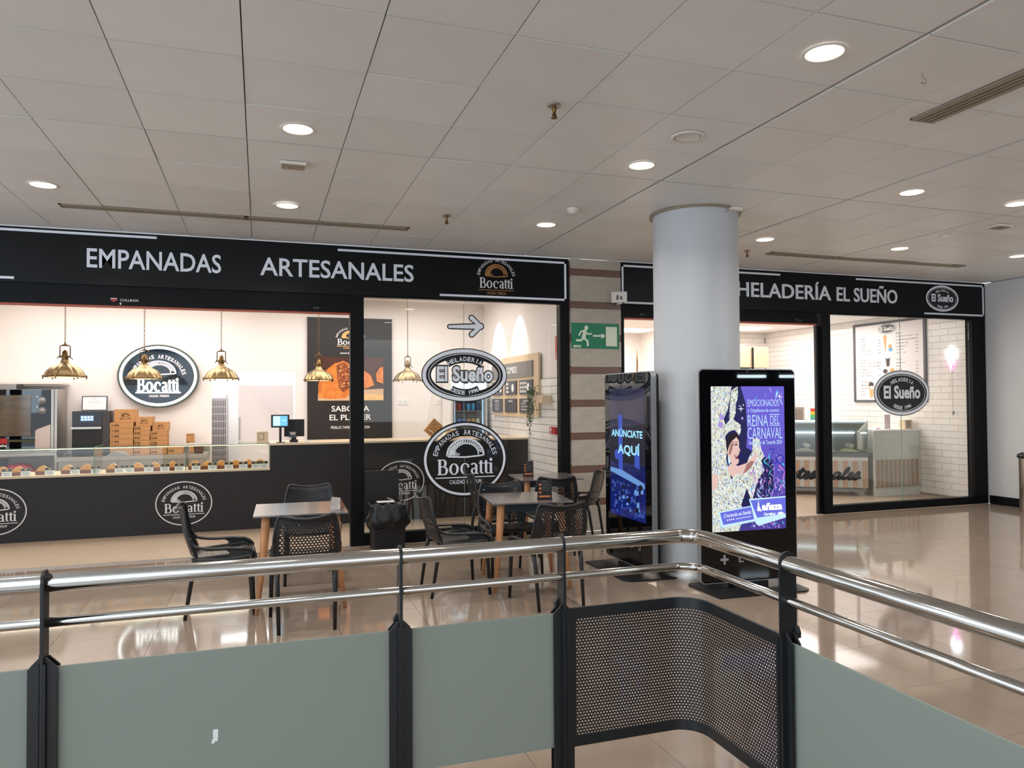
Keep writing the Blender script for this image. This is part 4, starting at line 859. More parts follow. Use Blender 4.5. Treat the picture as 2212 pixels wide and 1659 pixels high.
bxo('door_pane', 2.966, 3.454, 11.612, 11.618, 0.331, 1.689, M_glass, fr)
for x in (2.972, 3.44): bxo('light_bar', x, x+0.008, 11.64, 11.65, 0.35, 1.68, emi('fridge_blue', (150, 200, 255), 3.0), fr)
for z in (0.62, 0.90, 1.17, 1.42): bxo('wire_shelf', 2.937, 3.483, 11.70, 12.11, z, z+0.012, M_grey, fr)
bxo('back_liner', 2.937, 3.483, 12.11, 12.118, 0.31, 1.715, M_slate, fr)
tn = {}
for z, cols, lab in ((1.433, ['red', 'red', 'navy', 'cyan', 'cyan', 'navy'], 'top'), (1.183, ['green', 'blue', 'blue', 'amber', 'amber', 'cream'], 'middle'), (0.913, ['red']*6, 'lower')):
    for k, cc in enumerate(cols):
        x = 3.0+k*0.078; lb = '%s drink can on %s shelf of the drinks fridge, %s from left' % (cc, lab, ORD[k])
        if cc not in tn:
            rgb = dict(red=(190, 40, 44), navy=(40, 60, 110), cyan=(70, 170, 225), green=(70, 130, 80), blue=(60, 120, 200), amber=(190, 140, 60), cream=(210, 205, 180))[cc]
            t = thing('drink_can', lb, 'can', (x, 11.74, z), 0, 'drinks in the fridge, %s shelf' % lab)
            bm = B(); lathe(bm, [(0.001, 0), (0.026, 0.001), (0.031, 0.008), (0.031, 0.105), (0.025, 0.118)], 16); cb_ = obj('can_body', bm, mat('can_'+cc, rgb, 0.3, noise=0.05), t, local=True)
            bm = B(); lathe(bm, [(0.025, 0.118), (0.001, 0.116)], 16); obj('can_lid', bm, M_bsteel, cb_, local=True); tn[cc] = t
        else: dup(tn[cc], (x, 11.74, z), 0, lb, 'drinks in the fridge, %s shelf' % lab)
# menu board on the right wall (X = 3.6)
mbd = thing('menu_board', 'pale wooden COMBOS menu board with dark slate panels on tiled wall', 'menu board', (3.58, 10.43, 1.36))
bxo('board', 3.565, 3.596, 9.385, 11.46, 1.36, 2.245, M_pale, mbd)
def panel(ya, yb, z0, z1, m=M_slate): bxo('slate_panel', 3.545, 3.5645, min(ya, yb), max(ya, yb), z0, z1, m, mbd)
panel(11.44, 9.58, 1.93, 2.15, mat('grey_board', (128, 124, 122), 0.5, noise=0.04))
for ya, yb in ((11.44, 10.93), (10.79, 10.26), (10.12, 9.58)): panel(ya, yb, 1.68, 1.885); panel(ya, yb, 1.415, 1.62)
A = Art((3.545, 0, 0), (0, -1, 0), (0, 0, 1), (-1, 0, 0), [M_paper])
A.text('COMBOS', -10.45, 2.045, 0.46, 0.10, 0.001, 0, 0.02)
for c_, cols in ((-11.18, 2), (-10.60, 2), (-9.93, 4)):
    for i in range(cols):
        for j in range(3): A.ell(c_-0.09+i*0.065 if cols == 2 else c_-0.13+i*0.075, 1.725+j*0.058, 0.024, 0.022, 0.001, 0, 12); A.rect((c_-0.09+i*0.065 if cols == 2 else c_-0.13+i*0.075)-0.026, (c_-0.09+i*0.065 if cols == 2 else c_-0.13+i*0.075)+0.026, 1.708+j*0.058, 1.722+j*0.058, 0.0012)
    A.ell(c_+0.19, 1.78, 0.055, 0.06, 0.001, 0, 24)
for c_, tt, ls in ((-11.18, 'BEBIDAS', 5), (-10.52, 'ALERGENOS', 0), (-9.85, 'SUPLEMENTOS', 3)):
    A.text(tt, c_, 1.585, 0.2, 0.026, 0.001, 0, 0.02)
    for k in range(ls): A.text(['Agua sin gas', 'Refresco', 'Cerveza', 'Zumo', 'Cafe'][k] if ls == 5 else ['Empanada extra 1,5', 'Empanada dulce 2,0', 'Empanada pan 1,20'][k], c_, 1.55-k*(0.025 if ls == 5 else 0.043), 0.2 if ls == 5 else 0.36, 0.014 if ls == 5 else 0.022, 0.001, 0, 0.02)
A.done('chalk_print', mbd)
# extinguisher sign, call point, planter with trailing plant
fs = thing('extinguisher_sign', 'tall pale red fire extinguisher sign high on bakery right wall', 'sign', (3.61, 8.80, 2.12)); bxo('plate', 3.612, 3.6215, 8.70, 8.89, 2.12, 2.42, mat('faded_red', (206, 96, 92), 0.5, noise=0.04), fs)
A = Art((3.612, 0, 0), (0, -1, 0), (0, 0, 1), (-1, 0, 0), [M_paper]); A.rect(-8.83, -8.765, 2.24, 2.36, 0.001); A.ell(-8.797, 2.36, 0.0325, 0.02, 0.001, 0, 14); A.rect(-8.81, -8.785, 2.37, 2.40, 0.0012); A.text('EXTINTOR', -8.795, 2.20, 0.14, 0.022, 0.001, 0, 0.02)
for k in range(3): A.rect(-8.87, -8.73, 2.135+k*0.018, 2.142+k*0.018, 0.001)
A.done('pictogram', fs)
cp_ = thing('fire_call_point', 'red fire alarm call point on tiles near window edge', 'alarm', (3.58, 8.875, 1.16)); bm = B(); box(bm, 3.555, 3.597, 8.77, 8.98, 1.16, 1.25); obj('housing', bm, M_red, cp_, 0.006)
A = Art((3.555, 0, 0), (0, -1, 0), (0, 0, 1), (-1, 0, 0), [M_paper, M_mblack]); A.rect(-8.955, -8.90, 1.20, 1.235, 0.001); A.rect(-8.94, -8.915, 1.212, 1.222, 0.002, 1); A.ell(-8.93, 1.18, 0.014, 0.01, 0.001, 0, 12); A.done('label_plate', cp_)
hp = thing('hanging_plant', 'trailing green ivy in small wooden wall box beside menu board', 'plant', (3.52, 9.25, 1.55))
bm = B(); box(bm, 3.46, 3.596, 8.97, 9.36, 1.56, 1.66); obj('wall_box', bm, M_pale, hp, 0.003)
RL = random.Random(3); bml = B(); bms = B(); nleaf = 0; leafpos = []
for s_ in range(13):
    y = RL.uniform(9.16, 9.44); x = RL.uniform(3.42, 3.53); L_ = RL.choice([0.25, 0.35, 0.45, 0.5, 0.62, 0.4]) if s_ else 0.72
    if s_ == 0: y = 9.36
    pts = [Vector((x, y-0.03, 1.66)), Vector((x-0.03, y+0.0, 1.72+RL.uniform(0, 0.04)))]; k = 0; zz = 1.70
    while zz > 1.70-L_: pts.append(Vector((x-0.05+RL.uniform(-0.012, 0.012), y+0.02+RL.uniform(-0.02, 0.02), zz))); zz -= 0.05
    tube(bms, smoothpts(pts, 2), 0.002, 5)
    for p in pts[1:]:
        for q in range(3): leafpos.append(p+Vector((RL.uniform(-0.02, 0.02), RL.uniform(-0.03, 0.03), RL.uniform(-0.02, 0.02))))
obj('stems', bms, M_leaf, hp)
bm = B(); a_ = [bm.verts.new(p) for p in ((0, 0, 0), (0.012, -0.014, 0.003), (0.0, -0.036, 0), (-0.012, -0.014, 0.003))]; bm.faces.new((a_[0], a_[1], a_[2])); bm.faces.new((a_[0], a_[2], a_[3])); lm = mesh_of('leaf', bm, M_leaf)
bmr = B(); RL.shuffle(leafpos)
for i, p in enumerate(leafpos):
    rot = Matrix.Rotation(RL.uniform(0, 6.28), 4, 'Z') @ Matrix.Rotation(RL.uniform(-1.5, 0.2), 4, 'X')
    if i < 240:
        o = bpy.data.objects.new('leaf', lm); C.objects.link(o); o.parent = hp; o.matrix_local = Matrix.Translation(p-hp.location) @ rot
# pendant lamps
def chain_mesh(z0, z1):
    bm = B(); z = z0; k = 0
    while z < z1:
        pts = [(0.008*math.cos(a), 0, z+0.014+0.0175*math.sin(a)) for a in [2*PI*i/8 for i in range(8)]]
        if k % 2: pts = [(0, p[0], p[2]) for p in pts]
        tube(bm, pts, 0.0026, 5, closed=True); z += 0.028; k += 1
    return bm
def make_pendant(label, loc):
    t = thing('pendant_lamp', label, 'pendant lamp', loc, 0, 'brass pendant lamps over the counter')
    bm = B(); lathe(bm, [(0.202, 0.012), (0.196, 0.03), (0.176, 0.072), (0.14, 0.112), (0.10, 0.137), (0.062, 0.157), (0.045, 0.175), (0.036, 0.20)], 112, ribs=14, amp=0.06); shd = obj('shade', bm, M_brass, t, local=True)
    bm = B(); lathe(bm, [(0.036, 0.20), (0.033, 0.22), (0.034, 0.222), (0.034, 0.262), (0.028, 0.266), (0.028, 0.30), (0.012, 0.303), (0.010, 0.315), (0.001, 0.316)], 28); obj('neck', bm, M_dbrass, t, local=True)
    bm = B(); lathe(bm, [(0.198, 0.0), (0.214, 0.0), (0.216, 0.008), (0.214, 0.016), (0.198, 0.016), (0.198, 0.0)], 64); obj('rim', bm, M_dbrass, shd, local=True)
    bm = B(); lathe(bm, [(0.001, -0.002), (0.12, 0.0), (0.197, 0.006)], 48); obj('lit_diffuser', bm, M_lamp, shd, local=True)
    for k in range(6):
        a = 2*PI*k/6+0.3; cx_, cy_ = 0.217*math.cos(a), 0.217*math.sin(a); bm = B(); box(bm, cx_-0.009, cx_+0.009, cy_-0.009, cy_+0.009, 0.0, 0.022); lathe(bm, [(0.001, -0.020), (0.011, -0.019), (0.008, -0.012), (0.006, 0.0)], 10, (cx_, cy_, 0)); obj('clamp', bm, M_dbrass, shd, local=True)
    bm = B(); tube(bm, fillet([(-0.052, 0, 0.225), (-0.052, 0, 0.365), (0.052, 0, 0.365), (0.052, 0, 0.225)], 0.016), 0.006, 8); tube(bm, [(-0.055, 0, 0.235), (0.055, 0, 0.235)], 0.009, 8)
    tube(bm, [(-0.05, -0.002, 0.255), (-0.075, -0.02, 0.215)], 0.005, 6); tube(bm, [(0.05, -0.002, 0.235), (0.082, -0.02, 0.205)], 0.005, 6); obj('yoke', bm, M_dbrass, t, local=True)
    bm = B(); tube(bm, [(0, 0, 0.36), (0, 0, 0.395)], 0.009, 8); tube(bm, [(-0.03, 0, 0.372), (0.03, 0, 0.372)], 0.007, 6); lathe(bm, [(0.001, 0.41), (0.008, 0.405), (0.01, 0.395)], 10); obj('swivel', bm, M_dbrass, t, local=True)
    o = obj('chain', chain_mesh(0.405, 3.24-loc[2]-0.02), M_dbrass, t, local=True)
    bm = B(); lathe(bm, [(0.001, 3.22-loc[2]-0.012), (0.045, 3.22-loc[2]-0.01), (0.05, 3.239-loc[2])], 20); obj('ceiling_rose', bm, M_dbrass, t, local=True)
    return t
PL = [(-2.13, 9.75, 'brass pendant lamp furthest left above the counter display'), (-1.39, 10.40, 'brass pendant lamp hanging in front of the oval lit sign'), (-0.48, 10.40, 'brass pendant lamp hanging before the back doorway'),
      (0.80, 11.0, 'brass pendant lamp hanging in front of the black poster'), (2.11, 11.1, 'brass pendant lamp seen through window right of the poster')]
lp0 = None
for x, y, lab in PL:
    if lp0 is None: lp0 = make_pendant(lab, (x, y, 1.897))
    else: dup(lp0, (x, y, 1.897), 0.2*x, lab)
    l = bpy.data.lights.new('pendant_beam', 'AREA'); l.shape = 'DISK'; l.size = 0.3; l.energy = 1.5; l.color = (1, 0.82, 0.6)
    lo = bpy.data.objects.new('pendant_beam', l); C.objects.link(lo); lo.location = (x, y, 1.885)
# ceiling spots washing the right wall
sp0 = None
for y, lab in ((11.3, 'small round spotlight in bakery ceiling nearest the fridge'), (10.3, 'small round spotlight in bakery ceiling above menu board')):
    if sp0 is None:
        sp0 = thing('ceiling_spotlight', lab, 'ceiling light', (3.25, y, 3.24), 0, 'spotlights along bakery right wall'); bm = B(); lathe(bm, [(0.001, -0.004), (0.05, -0.004)], 24); obj('glass_lens', bm, M_down, sp0, local=True); bm = B(); lathe(bm, [(0.05, -0.004), (0.065, -0.006), (0.07, -0.001)], 24); obj('trim_ring', bm, M_ring, sp0, local=True)
    else: dup(sp0, (3.25, y, 3.24), 0, lab)
    l = bpy.data.lights.new('wall_wash', 'SPOT'); l.energy = 55; l.spot_size = 1.0; l.spot_blend = 0.6; l.color = PINKW; l.shadow_soft_size = 0.03
    lo = bpy.data.objects.new('wall_wash', l); C.objects.link(lo); lo.location = (3.25, y, 3.21); lo.rotation_euler = Vector((0.32, 0, -1)).to_track_quat('-Z', 'Y').to_euler()
dup(sp0, (2.49, 11.70, 3.24), 0, 'small round spotlight in bakery ceiling above the single socket')
# ================================================================== PARLOUR INTERIOR
M_slatA = mat('pink_wood_slat', (204, 170, 146), 0.5, noise=0.08, nscale=10, stretch=(1, 1, 0.3)); M_offw = mat('off_white_board', (214, 216, 208), 0.45, noise=0.01)
sc2 = thing('side_counter', 'white side counter with vertical brown wooden slats against tiled wall', 'counter', (9.85, 9.8, 0.004))
bm = B(); prism(bm, [(9.372, 9.47), (10.33, 9.47), (10.33, 10.30), (9.93, 10.30)], 1.046, 'xy', 0.004); obj('carcass', bm, M_offw, sc2)
bm = B(); prism(bm, [(9.365, 9.455), (10.335, 9.455), (10.335, 10.32), (9.93, 10.32)], 0.025, 'xy', 1.051); obj('counter_top', bm, M_paper, sc2)
bxo('lower_panel', 9.36, 10.33, 9.45, 9.4695, 0.17, 0.60, M_offw, sc2)
x = 9.40
for k in range(11):
    if x+0.055 < 10.335: bxo('slat', x, x+0.055, 9.436, 9.4495, 0.155, 0.592, mat('taupe_wood_slat', (176, 156, 134), 0.5, noise=0.08, nscale=10, stretch=(1, 1, 0.3)), sc2)
    x += 0.0905
ic = thing('gelato_cabinet', 'glass fronted ice cream display cabinet with striped Artesanales front', 'display cabinet', (9.335, 9.56, 0.004)); ang = PI-0.575; ic.rotation_euler = (0, 0, ang)
L = 2.55   # local x runs left along the front (seen from the shop), local -y is into the shop
def ib(name, x0, x1, y0, y1, z0, z1, m, bev=0, sub=None):
    bm = B(); box(bm, x0, x1, y0, y1, z0-0.004, z1-0.004); return obj(name, bm, m, sub or ic, bev, local=True)
ib('base_frame', 0.06, L-0.06, -0.83, -0.08, 0.06, 0.13, M_bsteel); ib('base_grille', 0.02, L-0.02, -0.05, -0.03, 0.07, 0.115, M_grey)
for x in (0.08, L-0.14):
    for y in (-0.15, -0.78): ib('foot', x, x+0.05, y, y+0.05, 0.004, 0.06, M_bsteel)
ib('insulated_body', 0.0, L, -0.85, -0.012, 0.135, 0.60, M_offw); ib('trim_rail', 0.0, L, -0.012, 0.0, 0.575, 0.635, M_paper); ib('bumper', -0.01, L+0.01, -0.03, 0.015, 0.637, 0.70, mat('bumper_grey', (120, 128, 134), 0.4, noise=0.03), 0.006)
ib('front_board', 0.0, L, -0.0115, -0.004, 0.14, 0.573, M_offw); x = 0.01
while x < L-0.05: ib('slat', x, x+0.072, -0.004, 0.006, 0.142, 0.572, M_slatA); x += 0.148
ib('well_front', 0.0, L, -0.05, -0.03, 0.60, 0.72, M_grey); ib('well_back', 0.0, L, -0.85, -0.82, 0.60, 1.0, M_grey); ib('well_left', 0, 0.02, -0.82, -0.05, 0.60, 0.72, M_grey); ib('well_right', L-0.02, L, -0.82, -0.05, 0.60, 0.72, M_grey)
_c = ic.location+Matrix.Rotation(ang, 3, 'Z') @ Vector((L/2, -0.35, 1.16)); _l = area('cabinet_light', _c, (0, 0, -1), L-0.1, 0.3, 14, (0.88, 0.98, 1.0)); _l.rotation_euler = (0, 0, ang)
ib('front_pane', 0.01, L-0.01, -0.006, 0.0, 0.70, 1.235, M_gglass); ib('side_pane', 0.002, 0.008, -0.84, -0.008, 0.70, 1.235, M_gglass); ib('side_pane', L-0.008, L-0.002, -0.84, -0.008, 0.70, 1.235, M_gglass)
ib('top_pane', 0.0, L, -0.45, 0.0, 1.236, 1.244, M_gglass); ib('top_rail', 0.0, L, -0.03, 0.0, 1.215, 1.235, emi('cabinet_tube', (225, 250, 255), 3.5)); ib('corner_rail', -0.004, 0.006, -0.006, 0.004, 0.70, 1.24, M_grey); ib('back_tube', 0.05, L-0.05, -0.80, -0.77, 0.985, 1.005, MATS['cabinet_tube'])
bm = B(); prism(bm, [(-0.04, 1.205), (-0.80, 1.02), (-0.80, 1.00), (-0.04, 1.185)], L-0.06, 'yz', 0.03)
bmesh.ops.translate(bm, vec=(0, 0, -0.004), verts=bm.verts); obj('hood_panel', bm, mat('hood_grey', (176, 184, 190), 0.35, noise=0.02), ic, local=True)
for x in (0.04, L-0.06):
    bm = B(); tube(bm, [(x, -0.05, 1.19), (x, -0.78, 0.99), (x, -0.80, 0.72)], 0.010, 8); obj('hood_arm', bm, M_bsteel, ic, local=True)
A = Art((0, 0.0065, -0.004), (-1, 0, 0), (0, 0, 1), (0, 1, 0), [mat('script_black', (28, 28, 30), 0.4, noise=0.02)])
def script_word(A, x0, z0, s, d):
    """brush-script 'Artesanales' as thick strokes; x to the right"""
    G = {'A': ([[(0, 0), (0.25, 0.15), (0.62, 1.25), (0.66, 0.3), (0.8, 0.02), (1.0, 0.2)], [(0.15, 0.55), (0.5, 0.5), (0.8, 0.55)]], 0.95),
         'r': ([[(0, 0.2), (0.16, 0.78), (0.2, 0.6), (0.36, 0.66), (0.32, 0.2), (0.42, 0.02), (0.6, 0.2)]], 0.55),
         't': ([[(0, 0.2), (0.22, 1.15), (0.14, 0.3), (0.24, 0.02), (0.45, 0.2)], [(-0.02, 0.78), (0.42, 0.84)]], 0.42),
         'e': ([[(0, 0.2), (0.3, 0.45), (0.28, 0.74), (0.12, 0.6), (0.1, 0.15), (0.28, 0.0), (0.5, 0.2)]], 0.45),
         's': ([[(0, 0.2), (0.26, 0.82), (0.34, 0.35), (0.22, 0.0), (0.04, 0.08), (0.2, 0.1), (0.5, 0.2)]], 0.46),
         'a': ([[(0.4, 0.68), (0.16, 0.7), (0.04, 0.3), (0.16, 0.02), (0.36, 0.3), (0.44, 0.72), (0.4, 0.15), (0.5, 0.0), (0.66, 0.2)]], 0.6),
         'n': ([[(0, 0.2), (0.12, 0.76), (0.1, 0.02), (0.2, 0.5), (0.38, 0.74), (0.38, 0.15), (0.48, 0.0), (0.66, 0.2)]], 0.6),
         'l': ([[(0, 0.2), (0.3, 0.9), (0.3, 1.25), (0.16, 1.0), (0.12, 0.2), (0.24, 0.0), (0.44, 0.2)]], 0.4)}
    x = x0
    for ch in 'Artesanales':
        sts, adv = G[ch]
        for st in sts:
            p = [(v.x, v.y) for v in smoothpts([(x+(a+b*0.28)*s, z0+b*s*0.68, 0) for a, b in st], 6)]
            A.stroke(p, 0.19*s, d)
        x += adv*s
script_word(A, -1.42, 0.275, 0.215, 0.002); obj('script_lettering', A.bm, A.mats, ic, local=True)
tubn = None; cols = [('cream', (240, 230, 190)), ('pink', (226, 180, 176)), ('caramel', (222, 184, 140)), ('vanilla', (240, 226, 160)), ('mint', (190, 220, 200)), ('white', (236, 236, 232)), ('strawberry', (224, 150, 150))]
Rm = Matrix.Rotation(ang, 4, 'Z')
for i in range(7):
    cn_, rgb = cols[i]; lx = 0.20+i*0.34
    for row, (ly, lz) in enumerate(((-0.24, 0.612), (-0.58, 0.612))):
        cn2, rgb2 = cols[(i+row*3) % 7]; w = ic.location+Rm @ Vector((lx, ly, lz-0.004))
        t = thing('gelato_tub', '%s ice cream heaped in steel tub, %s row, %s from the cabinet right end' % (cn2, 'front' if row == 0 else 'rear', ORD[i]), 'ice cream tub', w, ang, 'ice cream tubs in the cabinet')
        bm = B(); box(bm, -0.155, 0.155, -0.16, 0.16, 0.0, 0.07); obj('tub', bm, M_bsteel, t, local=True)
        bm = B(); bmesh.ops.create_icosphere(bm, subdivisions=3, radius=1)
        for v in bm.verts:
            nn = 1+0.12*math.sin(v.co.x*6+i)*math.cos(v.co.y*5+row); v.co = Vector((v.co.x*0.145*nn, v.co.y*0.15*nn, 0.07+max(0, v.co.z)*0.055*nn))
        for f in bm.faces: f.smooth = True
        obj('ice_cream', bm, mat('gelato_'+cn2, rgb2, 0.5, noise=0.05, nscale=30), t, local=True)
        bm = B(); tube(bm, [(0, 0.02, 0.10), (0, 0.02, 0.15)], 0.003, 6); lathe(bm, [(0.001, -0.002), (0.045, -0.002), (0.045, 0.002), (0.001, 0.002)], 20, (0, 0, 0)); vs = bm.verts[-80:]
        bmesh.ops.rotate(bm, cent=(0, 0, 0), matrix=Matrix.Rotation(1.1, 3, 'X'), verts=vs); bmesh.ops.translate(bm, vec=(0, 0.02, 0.185), verts=vs); obj('flavour_disc', bm, M_paper, t, local=True)
# menu poster on tiled wall (X=10.337)
mp2 = thing('menu_poster', 'large white framed ice cream price list on white tiled wall', 'poster', (10.32, 10.08, 1.52)); xw = 10.336
for n_, y0, y1, z0, z1 in (('frame_bar', 9.30, 10.86, 2.89, 2.93), ('frame_bar', 9.30, 10.86, 1.52, 1.56), ('frame_bar', 9.30, 9.345, 1.5605, 2.8895), ('frame_bar', 10.815, 10.86, 1.5605, 2.8895)): bxo(n_, xw-0.03, xw-0.001, y0, y1, z0, z1, M_slate, mp2)
bxo('sheet', xw-0.018, xw-0.002, 9.346, 10.814, 1.561, 2.889, mat('menu_sheet', (236, 230, 230), 0.5, noise=0.01), mp2)
A = Art((xw-0.018, 0, 0), (0, -1, 0), (0, 0, 1), (-1, 0, 0), [M_paper, M_slate, mat('cone', (214, 168, 110), 0.6, noise=0.2, nscale=30), mat('blue_cup', (110, 170, 215), 0.5), mat('choc', (70, 48, 38), 0.5), mat('grey_text', (120, 116, 118), 0.6)])
A.ell(-10.09, 2.80, 0.20, 0.095, 0.001, 1, 40); A.ell(-10.09, 2.80, 0.19, 0.087, 0.002, 0, 40); A.ell(-10.09, 2.80, 0.17, 0.075, 0.003, 1, 40); A.text('El Sueño', -10.09, 2.80, 0.30, 0.075, 0.005, 0, 0.03)
def col_(x0, x1, z, items):
    for k, (a, b) in enumerate(items):
        if not a: continue
        hd = b == ''; A.text(a, x0+0.009*len(a), z-k*0.056, 0.018*len(a), 0.024, 0.001, 1 if not hd else 5, 0.01)
        if b: A.text(b, x1-0.03, z-k*0.056, 0.06, 0.024, 0.001, 1, 0.01)
col_(-10.69, -10.24, 2.665, [('HELADOS', ''), ('1 bola', '2,50'), ('2 bolas', '3,80'), ('3 bolas', '4,90'), ('Tarrina 1/2kg', '9,90'), ('Tarrina 1kg', '18,80'), ('', ''), ('BATIDOS', ''), ('Batido 2 bolas c/Sirope', '4,20'), ('Batido 3 bolas c/Sirope', '5,20'), ('Smoothie', '3,90'), ('Frappuccino con', ''), ('nata y sirope', '4,90'), ('', ''), ('COPAS HELADAS', ''), ('Multifrutas', '5,50'), ('Chocolate', '5,50'), ('Oreo', '5,50'), ('Lotus', '5,50')])
col_(-9.90, -9.45, 2.70, [('BEBIDAS', ''), ('Granizado Peq 270ml', '2,20'), ('Granizado Grande 350ml', '4,00'), ('Granizado 1/2L', '3,80'), ('Granizado 1L', '6,90'), ('Agua 1/2L', '1,20'), ('Agua 1 1/2L', '2,20'), ('', ''), ('EXTRAS', ''), ('Bola extra', '1,20'), ('Nata', '0,70'), ('Sirope', '0,50'), ('Nutella', '0,60'), ('Fruta', '0,70'), ('Topping', '0,90')])
A.poly([(-10.17, 2.62), (-10.10, 2.62), (-10.13, 2.38)], 0.001, 2); A.ell(-10.135, 2.65, 0.045, 0.04, 0.002, 2, 16); A.rect(-10.06, -9.98, 2.40, 2.47, 0.001, 3); A.ell(-10.03, 2.49, 0.04, 0.035, 0.0012, 2, 14)
A.poly([(-10.13, 2.30), (-10.03, 2.30), (-10.05, 2.14), (-10.11, 2.14)], 0.001, 4); A.ell(-10.08, 2.31, 0.05, 0.035, 0.002, 0, 14); A.ell(-10.14, 2.06, 0.05, 0.04, 0.002, 4, 12); A.ell(-9.99, 2.07, 0.05, 0.04, 0.002, 2, 12)
A.poly([(-10.52, 1.83), (-10.40, 1.83), (-10.43, 1.60), (-10.49, 1.60)], 0.001, 2); A.ell(-10.46, 1.84, 0.06, 0.04, 0.002, 4, 12); A.ell(-10.45, 1.78, 0.045, 0.03, 0.003, 0, 12); A.done('menu_print', mp2)
# neon ice cream
nn_ = thing('neon_sign', 'glowing white and pink ice cream cone neon on tiled wall', 'sign', (10.32, 8.84, 2.04)); xn = 10.315
bm = B(); tube(bm, smoothpts([(xn, 8.90, 2.22), (xn, 8.915, 2.27), (xn, 8.895, 2.335), (xn, 8.84, 2.365), (xn, 8.785, 2.335), (xn, 8.765, 2.27), (xn, 8.78, 2.22)], 5), 0.013, 8)
tube(bm, smoothpts([(xn, 8.88, 2.23), (xn, 8.87, 2.30), (xn, 8.83, 2.32), (xn, 8.80, 2.26)], 5), 0.012, 8); obj('scoop_tube', bm, emi('neon_ice', (235, 245, 255), 11), nn_)
bm = B(); tube(bm, [(xn, 8.895, 2.21), (xn, 8.842, 2.05), (xn, 8.785, 2.21), (xn, 8.895, 2.21)], 0.012, 8); obj('cone_tube', bm, emi('neon_pink', (255, 150, 225), 9), nn_)
bxo('backplate', 10.325, 10.3365, 8.83, 8.85, 2.06, 2.34, M_paper, nn_); bm = B(); tube(bm, smoothpts([(10.33, 8.84, 2.05), (10.33, 8.845, 1.7), (10.33, 8.84, 1.3)], 4), 0.003, 5); obj('cable', bm, M_ring, nn_); bxo('inline_switch', 10.32, 10.3365, 8.82, 8.84, 1.33, 1.38, M_grey, nn_)
def wsock(y, z, label):
    t = thing('power_socket', label, 'socket', (10.33, y, z-0.04)); bxo('plate', 10.327, 10.3365, y-0.05, y+0.05, z-0.04, z+0.04, M_paper, t)
    A = Art((10.327, 0, 0), (0, -1, 0), (0, 0, 1), (-1, 0, 0), [M_grey]); A.ring(-y, z, 0.02, 0.02, 0.004, 0.001, 0, 16); A.done('outlet', t)
wsock(8.98, 0.42, 'white power socket low on the parlour tiled wall')
tb2 = thing('wooden_box', 'small square pale wooden box on the white side counter', 'box', (10.19, 9.62, 1.077)); bxo('box_body', 10.12, 10.28, 9.56, 9.68, 1.0775, 1.23, M_pale, tb2, 0.002); bxo('window_recess', 10.155, 10.245, 9.556, 9.5595, 1.10, 1.21, M_vent, tb2)
cs = thing('cone_stack', 'stack of paper cups in a clear stand on white side counter', 'holder', (9.81, 9.62, 1.077)); bxo('stand_base', 9.74, 9.88, 9.56, 9.70, 1.0775, 1.085, M_gglass, cs)
for k in range(3):
    bm = B(); x = 9.765+k*0.042; z = 1.086
    while z < 1.32: lathe(bm, [(0.012, 0), (0.019, 0.018), (0.012, 0.0185)], 8, (x, 9.62, z)); z += 0.018
    o = obj('cup_column', bm, mat('dotted_cups', (226, 206, 204), 0.5, noise=0.3, nscale=90), cs); o['kind'] = 'stuff'
sh = thing('scoop', 'pink handled scoop lying on white side counter', 'scoop', (9.66, 9.64, 1.077)); bm = B(); tube(bm, [(9.58, 9.62, 1.085), (9.70, 9.66, 1.10)], 0.008, 8); obj('handle', bm, mat('pink_plastic', (200, 120, 160), 0.4, noise=0.03), sh)
tt = thing('toaster_oven', 'grey perforated metal appliance behind the ice cream cabinet', 'appliance', (9.45, 11.45, 1.168))
bxo('body', 9.30, 9.59, 11.33, 11.60, 1.17, 1.435, mat('warm_grey_metal', (176, 160, 148), 0.5, 0.2, noise=0.04), tt, 0.004)
for i in range(4):
    for j in range(9): bxo('vent_slot', 9.34+i*0.054, 9.376+i*0.054, 11.327, 11.3295, 1.205+j*0.022, 1.213+j*0.022, M_ventd, tt)
bb = thing('back_counter', 'white back counter behind the ice cream cabinet', 'counter', (9.7, 11.5, 0.004)); bxo('carcass', 9.05, 10.33, 11.27, 11.8, 0.004, 1.14, M_offw, bb); bxo('worktop', 9.04, 10.335, 11.25, 11.82, 1.141, 1.168, M_paper, bb)
rb = bxo('rainbow_carton', 9.77, 9.95, 11.38, 11.5, 1.169, 1.41, M_paper, None); tag(rb, 'brightly coloured rainbow carton beside the door post', 'box')
M_rb = [mat('rb_red', (220, 60, 40), 0.5), mat('rb_yel', (240, 200, 60), 0.5), mat('rb_grn', (90, 180, 90), 0.5), mat('rb_blu', (60, 150, 200), 0.5)]
A = front(11.38, M_rb)
for k, mi in enumerate((0, 1, 2, 3)): A.poly([(9.771, 1.409-k*0.058), (9.949, 1.40-k*0.058), (9.949, 1.345-k*0.058), (9.771, 1.352-k*0.058)], 0.001, mi)
A.done('carton_print', rb)
